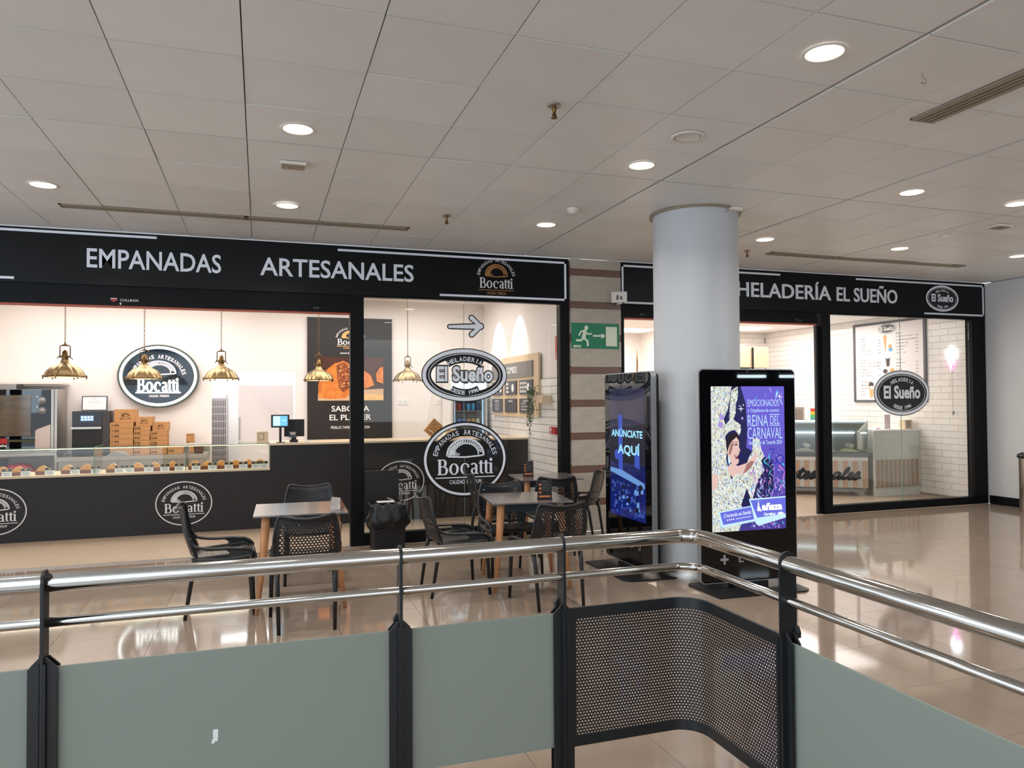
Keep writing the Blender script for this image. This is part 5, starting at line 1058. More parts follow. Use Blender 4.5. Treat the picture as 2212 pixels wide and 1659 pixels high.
# open cardboard box high on a shelf rack, pole in front
sh2 = thing('shelf_rack', 'black metal shelf rack behind the column with cardboard on top', 'shelf', (8.9, 12.6, 0.004))
for x in (8.55, 9.30):
    for y in (12.45, 12.85): bxo('upright', x, x+0.03, y, y+0.03, 0.004, 2.62 if (x > 9 and y < 12.5) else 2.3, M_mblack, sh2)
for z in (0.5, 1.1, 1.7, 2.2): bxo('shelf_board', 8.55, 9.33, 12.45, 12.88, z, z+0.02, M_mblack, sh2)
cb = thing('open_cardboard_box', 'pale open cardboard box on top of the black rack', 'box', (9.4, 12.65, 2.22)); bxo('box_body', 8.95, 9.72, 12.50, 12.85, 2.221, 2.64, mat('pale_cardboard', (214, 184, 152), 0.7, noise=0.04), cb)
bm = B(); prism(bm, [(8.95, 2.641), (9.25, 2.70), (9.26, 2.695), (8.955, 2.63)], 0.3, 'xz', 12.52); obj('flap', bm, MATS['pale_cardboard'], cb)
pp = thing('display_pole', 'thin dark pole rising behind the left advertising screen', 'pole', (6.8, 12.6, 0.004)); bm = B(); lathe(bm, [(0.12, 0), (0.12, 0.02), (0.02, 0.03), (0.016, 2.3), (0.006, 2.52), (0.001, 2.53)], 12, (6.8, 12.6, 0.004)); obj('tapered_pole', bm, M_dbrass, pp)
# recessed light panels
for x0, x1, y0, y1, lab in ((6.6, 7.5, 13.1, 13.7, 'square lit ceiling panel seen left of the column'), (8.2, 9.6, 12.2, 12.8, 'square lit ceiling panel at back of the parlour')):
    t = thing('light_panel', lab, 'ceiling light', ((x0+x1)/2, (y0+y1)/2, 3.0)); bxo('lit_diffuser', x0, x1, y0, y1, 2.988, 2.998, emi('panel_glow', (255, 246, 238), 5.0), t)

# ================================================================== MALL FURNITURE
# litter bin at the right edge
lb = thing('litter_bin', 'round steel litter bin with black lid at right picture edge', 'bin', (10.16, 7.45, 0.003)); bm = B(); lathe(bm, [(0.17, 0), (0.175, 0.01), (0.175, 0.74)], 40, (10.18, 7.45, 0.003)); obj('drum', bm, M_bsteel, lb)
bm = B(); lathe(bm, [(0.176, 0.74), (0.195, 0.745), (0.195, 0.79), (0.15, 0.815), (0.08, 0.815), (0.075, 0.79), (0.001, 0.785)], 40, (10.18, 7.45, 0.003)); obj('lid', bm, M_mblack, lb)
# pedal bin with bag and open lid
pb2 = thing('pedal_bin', 'black pedal bin with open lid and bin bag beside entrance post', 'bin', (1.30, 8.02, 0.003))
bm = B(); v = box(bm, 1.12, 1.47, 7.83, 8.20, 0.003, 0.50)
for q in v[:4]: q.co.x = 1.295+(q.co.x-1.295)*0.9; q.co.y = 8.0+(q.co.y-8.0)*0.9
obj('bin_body', bm, M_mblack, pb2, 0.02)
bm = B(); v = box(bm, 1.085, 1.455, 8.20, 8.235, 0.535, 0.835); obj('lid', bm, M_mblack, pb2, 0.03)
for x in (1.15, 1.41): bxo('hinge', x, x+0.03, 8.19, 8.245, 0.49, 0.545, M_mblack, pb2)
bm = B(); rings = []; n = 48; Rb = random.Random(5)
def sq(t, rx, ry):
    c, s = math.cos(t), math.sin(t); k = (abs(c)**4+abs(s)**4)**-0.25; return c*k*rx, s*k*ry
for z, k in ((0.27, 1.16), (0.30, 1.27), (0.36, 1.26), (0.42, 1.14), (0.47, 1.10), (0.505, 1.07), (0.515, 0.98), (0.49, 0.9), (0.42, 0.86)):
    r = []
    for i in range(n):
        a = 2*PI*i/n; x, y = sq(a, 0.175, 0.185); w = k*(1+0.035*math.sin(i*1.9+z*40)+0.03*math.sin(i*0.7+z*25)); r.append(bm.verts.new((1.295+x*w, 8.005+y*w, z+0.012*math.sin(i*1.3))))
    rings.append(r)
for a, b in zip(rings, rings[1:]):
    for i in range(n): bm.faces.new((a[i], a[(i+1) % n], b[(i+1) % n], b[i])).smooth = True
obj('bin_bag', bm, M_bag, pb2)
bm = B(); tube(bm, smoothpts([(1.10, 7.84, 0.43), (1.05, 7.8, 0.36), (1.08, 7.8, 0.27), (1.17, 7.79, 0.24), (1.26, 7.8, 0.28)], 4), 0.009, 6); obj('bag_tie', bm, M_bag, pb2)
bxo('pedal', 1.22, 1.37, 7.77, 7.84, 0.02, 0.035, M_mblack, pb2)
lt = bxo('white_leaflet', 1.18, 1.36, 7.90, 8.02, 0.5225, 0.5285, M_paper, None); tag(lt, 'white folded paper lying on top of black bin bag', 'paper')
# ---------------------------------------------------------------- chairs
def sheet(bm, P, us, vs, nx, ny, hr=0.36, solid=None):
    """perforated sheet: P(u,v) -> Vector; nx by ny staggered cells with a hexagonal-ish opening each"""
    for j in range(ny):
        v0, v1 = vs[0]+(vs[1]-vs[0])*j/ny, vs[0]+(vs[1]-vs[0])*(j+1)/ny; vm = (v0+v1)/2
        off = 0.5 if j % 2 else 0.0; edges = sorted(set([0.0, float(nx)]+[k+off for k in range(nx+1) if 0 <= k+off <= nx]))
        for a, b in zip(edges, edges[1:]):
            u0, u1 = us[0]+(us[1]-us[0])*a/nx, us[0]+(us[1]-us[0])*b/nx; um = (u0+u1)/2; hu, hv = (u1-u0)/2, (v1-v0)/2
            if (solid and solid(um, vm)) or b-a < 0.9:
                bm.faces.new([bm.verts.new(P(*q)) for q in ((u0, v0), (u1, v0), (u1, v1), (u0, v1))]); continue
            o = [bm.verts.new(P(um+hu*cx_, vm+hv*cy_)) for cx_, cy_ in ((-1, -1), (0, -1), (1, -1), (1, 0), (1, 1), (0, 1), (-1, 1), (-1, 0))]
            i_ = [bm.verts.new(P(um+2*hu*hr*cx_, vm+2*hv*hr*cy_)) for cx_, cy_ in ((-.7, -.7), (0, -1), (.7, -.7), (1, 0), (.7, .7), (0, 1), (-.7, .7), (-1, 0))]
            for k in range(8): bm.faces.new((o[k], o[(k+1) % 8], i_[(k+1) % 8], i_[k]))
def double(bm, off):
    g = bmesh.ops.duplicate(bm, geom=bm.verts[:]+bm.edges[:]+bm.faces[:]); bmesh.ops.translate(bm, vec=off, verts=[v for v in g['geom'] if isinstance(v, bmesh.types.BMVert)])
def make_chair(label, loc, rz):
    t = thing('cafe_chair', label, 'chair', loc, rz, 'black perforated plastic chairs at the cafe tables')
    def seatP(u, v):      # u -1..1 across, v 0..1 back to front
        w = 0.20+0.035*v; return Vector((u*w, -0.20+0.44*v, 0.440+0.03*v-0.018*(1-u*u)*math.sin(PI*min(1, v*1.1))-(0.03*(v-0.85)/0.15 if v > 0.85 else 0)))
    def backP(u, v):      # v 0..1 bottom to top
        w = 0.205+0.018*math.sin(PI*v)-0.026*v**3; z = 0.44+0.392*v-0.03*(1-u*u)*v**3; y = -0.205-0.085*v-0.018*math.sin(PI*v)+0.045*u*u*(1-0.35*v)
        if v > 0.9: y -= 0.03*((v-0.9)/0.1)**2; z -= 0.012*((v-0.9)/0.1)**2*1.0
        return Vector((u*w, y, z))
    bm = B(); sheet(bm, seatP, (-0.97, 0.97), (0.02, 0.98), 20, 26, 0.36, lambda u, v: abs(u) > 0.86 or v < 0.06 or v > 0.93)
    bmesh.ops.remove_doubles(bm, verts=bm.verts, dist=0.0003); double(bm, (0, 0, -0.005)); obj('seat', bm, M_chair, t, local=True)
    bm = B(); sheet(bm, backP, (-0.97, 0.97), (0.02, 0.985), 18, 20, 0.36, lambda u, v: abs(u) > 0.84 or v < 0.05 or v > 0.86)
    bmesh.ops.remove_doubles(bm, verts=bm.verts, dist=0.0003); double(bm, (0, -0.005, 0.001)); obj('backrest', bm, M_chair, t, local=True)
    # shell rim: sides, top edge with rounded corners, seat front
    bm = B(); L_ = [backP(-1, v/10) for v in range(0, 10)]; Rr = [backP(1, v/10) for v in range(9, -1, -1)]
    top = [backP(-0.985, 0.955), backP(-0.92, 0.985), backP(-0.78, 1.0), backP(-0.4, 1.0), backP(0, 1.0), backP(0.4, 1.0), backP(0.78, 1.0), backP(0.92, 0.985), backP(0.985, 0.955)]
    front_ = [seatP(1, v/6) for v in range(0, 6)]+[seatP(0.93, 0.97), seatP(0.6, 1.0), seatP(0, 1.005), seatP(-0.6, 1.0), seatP(-0.93, 0.97)]+[seatP(-1, v/6) for v in range(5, -1, -1)]
    tube(bm, L_+top+Rr+front_, 0.010, 8, closed=True, sq=(1.2, 1.2)); obj('rim', bm, M_chair, t, local=True)
    for s in (-1, 1):
        bm = B(); tube(bm, smoothpts([backP(s, 0.42), backP(s, 0.27)+Vector((s*0.004, 0.012, 0)), Vector((s*0.226, -0.14, 0.525)), Vector((s*0.234, -0.04, 0.512)), Vector((s*0.238, 0.10, 0.508)), Vector((s*0.236, 0.19, 0.495)), Vector((s*0.226, 0.24, 0.455)), Vector((s*0.222, 0.235, 0.42))], 5), 0.015, 8, sq=(0.8, 1.2))
        prism(bm, [(0.04, 0.43), (0.225, 0.43), (0.225, 0.46), (0.18, 0.50), (0.02, 0.51), (0.06, 0.48)], 0.012, 'yz', s*0.232-0.006); obj('armrest', bm, M_chair, t, local=True)
        bm = B(); tube(bm, smoothpts([backP(s, 0.05), Vector((s*0.215, -0.16, 0.435)), Vector((s*0.226, 0.0, 0.432)), Vector((s*0.232, 0.12, 0.440)), Vector((s*0.228, 0.22, 0.448))], 4), 0.015, 8, sq=(0.8, 1.5)); obj('seat_side', bm, M_chair, t, local=True)
        bm = B(); tube(bm, [(s*0.198, -0.165, 0.43), (s*0.197, -0.19, 0.36), (s*0.1875, -0.245, 0.0)], [0.022, 0.017, 0.013], 8); obj('leg', bm, M_chair, t, local=True)
        bm = B(); tube(bm, [(s*0.224, 0.205, 0.44), (s*0.227, 0.215, 0.36), (s*0.235, 0.235, 0.0)], [0.022, 0.018, 0.013], 8); obj('leg', bm, M_chair, t, local=True)
    return t
CH = [(0.31, 5.605, 0.0, 'black perforated chair with its back to the handrail at the left table'),
      (-0.285, 6.155, -PI/2+0.05, 'black perforated chair in side view left of the left table'),
      (0.44, 6.985, PI, 'black perforated chair on counter side of the left table'),
      (1.555, 6.115, -PI/2+0.03, 'black perforated chair in side view left of the middle table'),
      (2.16, 6.47, PI, 'black perforated chair pushed in behind the middle table'),
      (2.165, 5.515, 0.06, 'nearest black perforated chair in front of the middle table'),
      (2.42, 7.75, -PI/2-0.1, 'black perforated chair in side view left of the rearmost table'),
      (2.90, 7.30, -0.12, 'black perforated chair with back to us at the rearmost table'),
      (3.43, 7.79, 0.85, 'black perforated chair by striped pier right of the rearmost table')]
c0 = None
for x, y, rz, lab in CH:
    if c0 is None: c0 = make_chair(lab, (x, y, 0.001), rz)
    else: dup(c0, (x, y, 0.001), rz, lab)
# ---------------------------------------------------------------- tables
def make_table(label, loc, rz):
    t = thing('cafe_table', label, 'table', loc, rz, 'square cafe tables with beech legs')
    bm = B(); box(bm, -0.35, 0.35, -0.35, 0.35, 0.728, 0.740); obj('tabletop', bm, M_ttop, t, 0.003, local=True)
    bm = B()
    for a in (-1, 1): box(bm, -0.24, 0.24, a*0.24-0.012, a*0.24+0.012, 0.65, 0.7275); box(bm, a*0.24-0.012, a*0.24+0.012, -0.24, 0.24, 0.65, 0.7275)
    obj('apron', bm, M_tframe, t, local=True)
    for sx in (-1, 1):
        for sy in (-1, 1):
            bm = B(); tube(bm, [(sx*0.255, sy*0.255, 0.727), (sx*0.262, sy*0.262, 0.66), (sx*0.285, sy*0.285, 0.35), (sx*0.325, sy*0.325, 0.0)], [0.034, 0.034, 0.027, 0.015], 10); obj('leg', bm, M_wood, t, local=True)
    return t
t0 = make_table('nearest left square table with beech legs and a small card on it', (0.31, 6.235, 0.001), -0.03)
dup(t0, (2.215, 6.20, 0.001), -0.13, 'middle square table with a black menu holder on it'); dup(t0, (3.03, 7.80, 0.001), -0.12, 'rearmost square table near the pier with a black menu holder')
def menu_holder(x, y, rz, w, h, label):
    t = thing('menu_holder', label, 'menu', (x, y, 0.742), rz, 'black menu holders on the tables'); bm = B(); box(bm, -w/2, w/2, -0.004, 0.004, 0, h); obj('board', bm, M_mblack, t, 0.003, local=True)
    bm = B(); box(bm, -w/2, w/2, -0.035, 0.035, 0, 0.006); obj('foot', bm, M_mblack, t, local=True)
    A = Art((0, -0.0045, 0), (1, 0, 0), (0, 0, 1), (0, -1, 0), [mat('menu_grey', (150, 144, 140), 0.5), mat('menu_orange', (196, 110, 70), 0.5, noise=0.3, nscale=40)])
    A.text('CARTA', 0, h*0.92, w*0.4, 0.008, 0.001); 
    for k in range(5): A.text('empanada %s' % ('carne', 'pollo', 'atun', 'queso', 'jamon')[k], w*0.1, h*0.80-k*h*0.09, w*0.55, 0.006, 0.001)
    for k in range(3): A.rect(-w*0.4, -w*0.24, h*(0.72-k*0.2), h*(0.82-k*0.2), 0.001, 1)
    A.rect(-w*0.4, w*0.4, h*0.1, h*0.2, 0.001, 1); obj('menu_print', A.bm, A.mats, t, local=True); return t
menu_holder(2.33, 6.0, -0.15, 0.125, 0.165, 'black menu holder standing on the middle table'); menu_holder(2.86, 7.87, -0.15, 0.115, 0.17, 'black menu holder standing on the rearmost table')
fc = thing('folded_card', 'small folded card standing tilted on the left table', 'card', (0.565, 6.06, 0.742), 0.35)
bm = B(); v = [bm.verts.new(p) for p in ((-0.07, -0.05, 0), (0.02, -0.055, 0.002), (0.045, 0.0, 0.088), (-0.03, 0.0, 0.10))]; bm.faces.new(v); obj('front_leaf', bm, mat('silver_card', (160, 154, 150), 0.4, noise=0.2, nscale=30), fc, local=True)
bm = B(); v = [bm.verts.new(p) for p in ((0.045, 0.0, 0.088), (-0.03, 0.0, 0.10), (0.03, 0.075, 0.0), (0.12, 0.06, 0.0))]; bm.faces.new(v); obj('back_leaf', bm, mat('peach_card', (206, 150, 118), 0.4, noise=0.2, nscale=20), fc, local=True)
# ---------------------------------------------------------------- advertising stands
def stand(label, loc, rz, drawer, refl=0):
    t = thing('advertising_screen', label, 'advertising stand', loc, rz); w, h0, h1 = 0.465, 0.06, 1.852
    bm = B(); prism(bm, [(-0.43, -0.27), (0.37, -0.27), (0.43, -0.22), (0.46, 0.20), (0.42, 0.24), (-0.42, 0.24), (-0.46, 0.19)], 0.012, 'xy', 0.001); obj('base_plate', bm, M_mblack, t, local=True)
    def rr(e, r, n=6):
        pts = []
        for cx_, cz_, a0 in ((w-e-r, h1-e-r, 0), (-(w-e-r), h1-e-r, 90), (-(w-e-r), h0+e+r, 180), (w-e-r, h0+e+r, 270)):
            for k in range(n+1): a = math.radians(a0+90*k/n); pts.append((cx_+r*math.cos(a), cz_+r*math.sin(a)))
        return pts
    bm = B(); prism(bm, rr(0, 0.045), 0.05, 'xz', -0.025); obj('silver_housing', bm, mat('brushed_aluminium', (188, 192, 196), 0.32, 0.7, noise=0.03), t, local=True)
    bm = B(); prism(bm, rr(0.009, 0.038), 0.004, 'xz', -0.0292); gf = obj('glass_front', bm, M_black, t, local=True)
    bm = B(); prism(bm, rr(0.02, 0.04), 0.035, 'xz', 0.0255); obj('rear_cabinet', bm, M_mblack, t, local=True)
    bm = B(); box(bm, -0.16, 0.16, -0.05, 0.05, 0.013, 0.0595); obj('foot_block', bm, M_mblack, t, local=True)
    A = Art((0, -0.0295, 0), (1, 0, 0), (0, 0, 1), (0, -1, 0), [M_grey]); A.rect(-0.28, -0.205, 0.245, 0.265, 0.001); A.rect(-0.2525, -0.2325, 0.215, 0.295, 0.0012)
    for ch, x in (('L', -0.085), ('E', 0.075), ('D', 0.235)): A.text(ch, x, 0.255, 0.045, 0.062, 0.001, 0, 0.02)
    obj('raised_logo', A.bm, A.mats, gf, local=True)
    for k in (-0.105,): 
        bm = B(); lathe(bm, [(0.001, 0.003), (0.01, 0.003), (0.012, 0)], 12); bmesh.ops.rotate(bm, cent=(0, 0, 0), matrix=Matrix.Rotation(PI/2, 3, 'X'), verts=bm.verts); bmesh.ops.translate(bm, vec=(0, -0.0295, 1.825), verts=bm.verts); obj('camera_eye', bm, M_mblack, gf, local=True)
    drawer(gf); return t
def grad(name, c0_, c1_, z0, z1, s, nz=0.0):
    if name in MATS: return MATS[name]
    m = bpy.data.materials.new(name); m.use_nodes = True; MATS[name] = m; nt = m.node_tree; b = nt.nodes['Principled BSDF']; b.inputs['Base Color'].default_value = (0, 0, 0, 1); b.inputs['Roughness'].default_value = 0.08
    tc = nt.nodes.new('ShaderNodeTexCoord'); sx = nt.nodes.new('ShaderNodeSeparateXYZ'); mr = nt.nodes.new('ShaderNodeMapRange'); mr.inputs[1].default_value = z0; mr.inputs[2].default_value = z1
    cr = nt.nodes.new('ShaderNodeMix'); cr.data_type = 'RGBA'; cr.inputs[6].default_value = lin(c0_)+(1,); cr.inputs[7].default_value = lin(c1_)+(1,)
    nzt = nt.nodes.new('ShaderNodeTexNoise'); nzt.inputs['Scale'].default_value = 5; nt.links.new(tc.outputs['Object'], nzt.inputs[0]); ad = nt.nodes.new('ShaderNodeMath'); ad.operation = 'MULTIPLY_ADD'; ad.inputs[1].default_value = nz; nt.links.new(nzt.outputs[0], ad.inputs[0])
    nt.links.new(tc.outputs['Object'], sx.inputs[0]); nt.links.new(sx.outputs[2], mr.inputs[0]); nt.links.new(mr.outputs[0], ad.inputs[2]); nt.links.new(ad.outputs[0], cr.inputs[0]); nt.links.new(cr.outputs[2], b.inputs['Emission Color']); b.inputs['Emission Strength'].default_value = s; return m
def inpoly(p, poly):
    r = False; j = len(poly)-1
    for i in range(len(poly)):
        if (poly[i][1] > p[1]) != (poly[j][1] > p[1]) and p[0] < (poly[j][0]-poly[i][0])*(p[1]-poly[i][1])/(poly[j][1]-poly[i][1])+poly[i][0]: r = not r
        j = i
    return r
def carnival(t):
    X0, X1, Z0, Z1 = -0.353, 0.353, 0.487, 1.703
    def S(px, py): return (X0+(X1-X0)*px/1200, Z1-(Z1-Z0)*py/2120)      # poster units 1200 x 2120
    E = lambda n, c, s=1.0: emi('scr_'+n, c, s)
    mats = [E('navy', (28, 28, 84), .9), E('purple', (118, 96, 205), .95), E('lav', (176, 150, 226), .95), E('pale', (190, 220, 245), 1.1), E('cream', (216, 218, 200), 1.0), E('white', (238, 248, 255), 1.15), E('skin', (226, 190, 182), 1.0),
            E('hair', (34, 20, 34), .8), E('blue', (92, 160, 225), 1.0), E('gold', (206, 178, 120), 1.0), E('cyan', (70, 196, 226), 1.0), E('pink', (206, 120, 206), 1.0), E('deep', (52, 48, 170), 1.0), E('band', (104, 108, 220), 1.0), E('grey', (92, 100, 120), .8), E('lip', (150, 50, 70), .8), E('shadow', (170, 118, 112), .9), E('ice', (190, 226, 252), 1.1)]
    NV, PU, LV, PA, CR, WH, SK, HA, BL, GO, CY, PK, DP, BD, GR, LP_, SH, IC = range(18)
    bm = B(); box(bm, X0, X1, -0.0305, -0.0294, Z0, Z1); obj('lit_screen', bm, grad('screen_purple', (60, 48, 128), (112, 100, 214), 0.6, 1.55, 0.95, 0.35), t, local=True)
    A = Art((0, -0.0307, 0), (1, 0, 0), (0, 0, 1), (0, -1, 0), mats); R_ = random.Random(11); e = 0.0002
    def poly(pts, d, mi): A.poly([S(*p) for p in pts], d*e, mi)
    poly([(250, 0), (480, 0), (560, 250), (580, 640), (560, 900), (720, 1000), (1000, 1100), (1000, 1500), (900, 1760), (300, 1760), (0, 1500), (0, 0)], 1, NV)
    # headdress, ruff, sleeve and dress made of hundreds of sequin shards
    regions = [[(0, 0), (330, 0), (300, 200), (270, 330), (200, 480), (240, 600), (220, 760), (260, 900), (230, 1060), (270, 1240), (330, 1400), (420, 1600), (520, 1900), (420, 2120), (0, 2120), (0, 1000)],
               [(330, 60), (430, 0), (440, 120), (400, 260), (390, 420), (330, 520), (290, 500), (300, 300)], [(230, 560), (330, 460), (400, 520), (470, 560), (480, 640), (450, 720), (380, 640), (300, 650), (200, 740), (120, 760)],
               [(670, 760), (780, 780), (800, 920), (860, 1040), (800, 1100), (860, 1240), (740, 1380), (640, 1700), (560, 1500), (440, 1800), (330, 1780), (300, 1400), (420, 1180), (560, 1160), (600, 1050), (660, 960)]]
    for rg in regions: poly(rg, 2, CR)
    for rg in regions:
        xa, xb, ya, yb = min(p[0] for p in rg), max(p[0] for p in rg), min(p[1] for p in rg), max(p[1] for p in rg); n = int((xb-xa)*(yb-ya)/420)
        for k in range(n):
            p = (R_.uniform(xa, xb), R_.uniform(ya, yb))
            if not inpoly(p, rg): continue
            a = R_.uniform(0.9, 2.2); l, w = R_.uniform(14, 52), R_.uniform(5, 17); dx_, dy_ = math.cos(a), math.sin(a)
            q = [(p[0]-dx_*l/2, p[1]-dy_*l/2), (p[0]-dy_*w/2, p[1]+dx_*w/2), (p[0]+dx_*l/2, p[1]+dy_*l/2), (p[0]+dy_*w/2, p[1]-dx_*w/2)]
            q = [(min(max(a_, 4), 1196), min(max(b_, 4), 2116)) for a_, b_ in q]
            poly(q, 3+0.02*(k % 30), R_.choice([WH, WH, WH, CR, PA, PA, GR, BL, GO, LV, NV, GR]))
    for cx_, cy_, r in ((170, 450, 40), (150, 560, 45), (500, 470, 20)): A.ell(*S(cx_, cy_), r*0.00058, r*0.00058, 6*e, LV, 12)
    # arm, neck, face in profile looking right, hair
    poly([(250, 1180), (330, 1120), (420, 1170), (560, 1130), (700, 1010), (760, 990), (700, 1120), (560, 1240), (470, 1290), (400, 1290), (330, 1330), (260, 1260)], 7, SK)
    poly([(560, 1150), (640, 1100), (690, 1110), (600, 1230), (500, 1290), (540, 1200)], 7.4, SH)
    poly([(0, 1300), (60, 1260), (110, 1350), (90, 1470), (0, 1530)], 7, SK)
    poly([(230, 820), (260, 740), (330, 690), (410, 690), (450, 740), (440, 830), (330, 870), (290, 1000), (250, 1000)], 8, HA)
    poly([(290, 850), (340, 790), (400, 745), (435, 790), (445, 840), (438, 880), (462, 950), (446, 972), (438, 1000), (420, 1020), (418, 1060), (440, 1080), (425, 1130), (390, 1150), (320, 1130), (270, 1060), (250, 960)], 9, SK)
    poly([(300, 850), (360, 800), (330, 930), (300, 1000), (270, 990)], 9.5, SH)
    poly([(345, 862), (400, 868), (425, 850), (400, 845)], 10, HA); poly([(345, 835), (395, 818), (432, 822), (395, 828)], 10, HA); poly([(355, 1010), (410, 1005), (428, 1040), (395, 1075), (375, 1040)], 10, LP_); poly([(375, 1018), (408, 1012), (412, 1024), (382, 1030)], 10.5, WH); poly([(430, 950), (450, 955), (440, 968), (425, 962)], 10, SH)
    poly([(260, 1030), (280, 1020), (300, 1100), (285, 1160), (262, 1100)], 10, IC)
    # confetti
    for k in range(230):
        cx_, cy_ = R_.uniform(620, 1190), R_.uniform(1050, 2100) if k % 5 else R_.uniform(20, 1000)
        if k % 5 == 0 and cx_ > 600 and cy_ > 280: continue
        a = R_.uniform(0.6, 2.6); l, w = R_.uniform(16, 150), R_.uniform(8, 40); dx_, dy_ = math.cos(a), math.sin(a)
        q = [(cx_-dx_*l/2, cy_-dy_*l/2), (cx_-dy_*w/2, cy_+dx_*w/2), (cx_+dx_*l/2+8, cy_+dy_*l/2), (cx_+dy_*w*0.2, cy_-dx_*w*0.2)]; q = [(min(max(a_, 4), 1196), min(max(b_, 4), 2116)) for a_, b_ in q]
        poly(q, 4+0.01*(k % 50), R_.choice([LV, LV, PU, PK, CY, PA, LV]))
    # lettering
    def tx(s, xa, xb, ya, yb, mi=IC, off=-0.01, d=12): a, b = S(xa, ya), S(xb, yb); A.text(s, (a[0]+b[0])/2, (a[1]+b[1])/2, b[0]-a[0], a[1]-b[1], d*e, mi, off)
    tx('EMOCIONADOS', 590, 1110, 195, 295); tx('y Orgullosos de nuestra', 590, 1110, 330, 395, off=0.0); tx('REINA', 590, 920, 425, 590); tx('DEL', 960, 1115, 440, 560); tx('CARNAVAL', 585, 1160, 610, 780); tx('Santa Cruz de Tenerife 2024', 600, 1150, 800, 860, off=0.0)
    for yy in (415, 575): a, b = S(950, yy), S(1118, yy+10); A.rect(a[0], b[0], b[1], a[1], 12*e, IC)
    a = S(1060, 1075)
    A.ring(a[0]-0.025, a[1]-0.012, 0.036, 0.034, 0.011, 12*e, DP, 30, -2.6, 1.2); A.stroke([S(935, 935), S(1030, 935), S(985, 1000)], 0.009, 12*e, DP); A.ring(a[0]+0.032, a[1]-0.008, 0.042, 0.040, 0.010, 12*e, DP, 36)
    for sx_, sy_, r in ((480, 330, 52), (455, 285, 18), (520, 275, 22), (1120, 150, 48), (1080, 100, 16), (1155, 108, 14), (1060, 170, 12)):
        q = []
        for k in range(8): a = PI*k/4; rr_ = r if k % 2 == 0 else r*0.18; q.append((sx_+rr_*math.cos(a), sy_+rr_*math.sin(a)))
        poly(q, 12, WH)
    # bottom ribbons
    poly([(100, 1830), (640, 1760), (700, 1960), (700, 1990), (160, 2060), (130, 2020)], 13, IC); poly([(120, 1842), (625, 1776), (672, 1960), (170, 2020)], 14, BD)
    poly([(590, 1660), (1196, 1640), (1196, 1960), (740, 2060), (690, 2010)], 15, IC); poly([(615, 1680), (1196, 1660), (1196, 1900), (720, 1940)], 16, BD)
    tx('añaza', 800, 1140, 1730, 1840, WH, 0.05, 18); poly([(720, 1840), (745, 1680), (760, 1780), (800, 1850)], 18, WH); tx('Carrefour', 830, 1030, 1870, 1915, WH, 0.03, 18); poly([(1050, 1892), (1080, 1868), (1072, 1892), (1080, 1916)], 18, WH); A.ell(*S(1108, 1892), 0.016, 0.014, 18*e, WH, 16); poly([(1165, 1892), (1135, 1868), (1143, 1892), (1135, 1916)], 18, WH)
    A.text('Creciendo en familia', *S(400, 1870), 0.26, 0.032, 18*e, WH, 0.0, shear=0.35, rot=0.09)
    for k in range(4): A.ell(*S(240+k*32, 1952-k*3), 0.006, 0.006, 18*e, WH, 10)
    A.stroke([S(375, 1942), S(620, 1915)], 0.004, 18*e, WH)
    o = obj('screen_picture', A.bm, A.mats, t, local=True)
def advert(t):
    X0, X1, Z0, Z1 = -0.353, 0.353, 0.487, 1.703
    bm = B(); box(bm, X0, X1, -0.0305, -0.0294, Z0, Z1); obj('lit_screen', bm, grad('screen_night', (22, 46, 150), (40, 38, 78), 0.6, 1.5, 0.55, 0.5), t, local=True)
    E = lambda n, c, s=1.0: emi('adv_'+n, c, s); mats = [E('text', (150, 215, 250), 1.1), E('beam', (60, 90, 210), .7), E('glow', (110, 160, 225), .8), E('dark', (12, 16, 48), .5), E('key', (60, 90, 180), .7)]
    A = Art((0, -0.0307, 0), (1, 0, 0), (0, 0, 1), (0, -1, 0), mats); e = 0.0003
    A.poly([(X0, 1.0), (X1, 1.0), (X1, 1.38), (X0, 1.30)], e, 3); A.poly([(-0.17, 0.93), (-0.08, 0.93), (-0.085, 1.45), (-0.165, 1.45)], 2*e, 1); A.poly([(0.15, 0.98), (0.25, 0.96), (0.25, 1.12), (0.16, 1.12)], 2*e, 1)
    A.poly([(X0+0.01, 0.94), (-0.1, 0.93), (0.34, 0.84), (0.345, 0.79), (0.1, 0.83), (X0+0.01, 0.90)], 3*e, 2)
    R_ = random.Random(2)
    for k in range(90):
        x, z = R_.uniform(-0.3, 0.33), R_.uniform(0.52, 0.82); w, h = R_.uniform(0.006, 0.03), R_.uniform(0.006, 0.03); A.poly([(x-w, z-h), (x+w, z-h*0.7), (x+w*0.8, z+h), (x-w*0.8, z+h*0.6)], (3+0.02*k)*e, R_.choice((4, 4, 2, 3)))
    A.ell(-0.2, 1.07, 0.05, 0.05, 3*e, 1, 24)
    A.text('ANÚNCIATE', 0.0, 1.285, 0.62, 0.085, 6*e, 0, 0.03); A.text('AQUÍ', 0.04, 1.13, 0.44, 0.125, 6*e, 0, 0.03); obj('screen_picture', A.bm, A.mats, t, local=True)
stand('right advertising screen showing a carnival queen poster in front of the column', (3.92, 5.345, 0.0), -0.06, carnival)
stand('left advertising screen with blue ANÚNCIATE AQUÍ picture turned towards the tables', (3.295, 6.27, 0.0), -PI/2, advert)
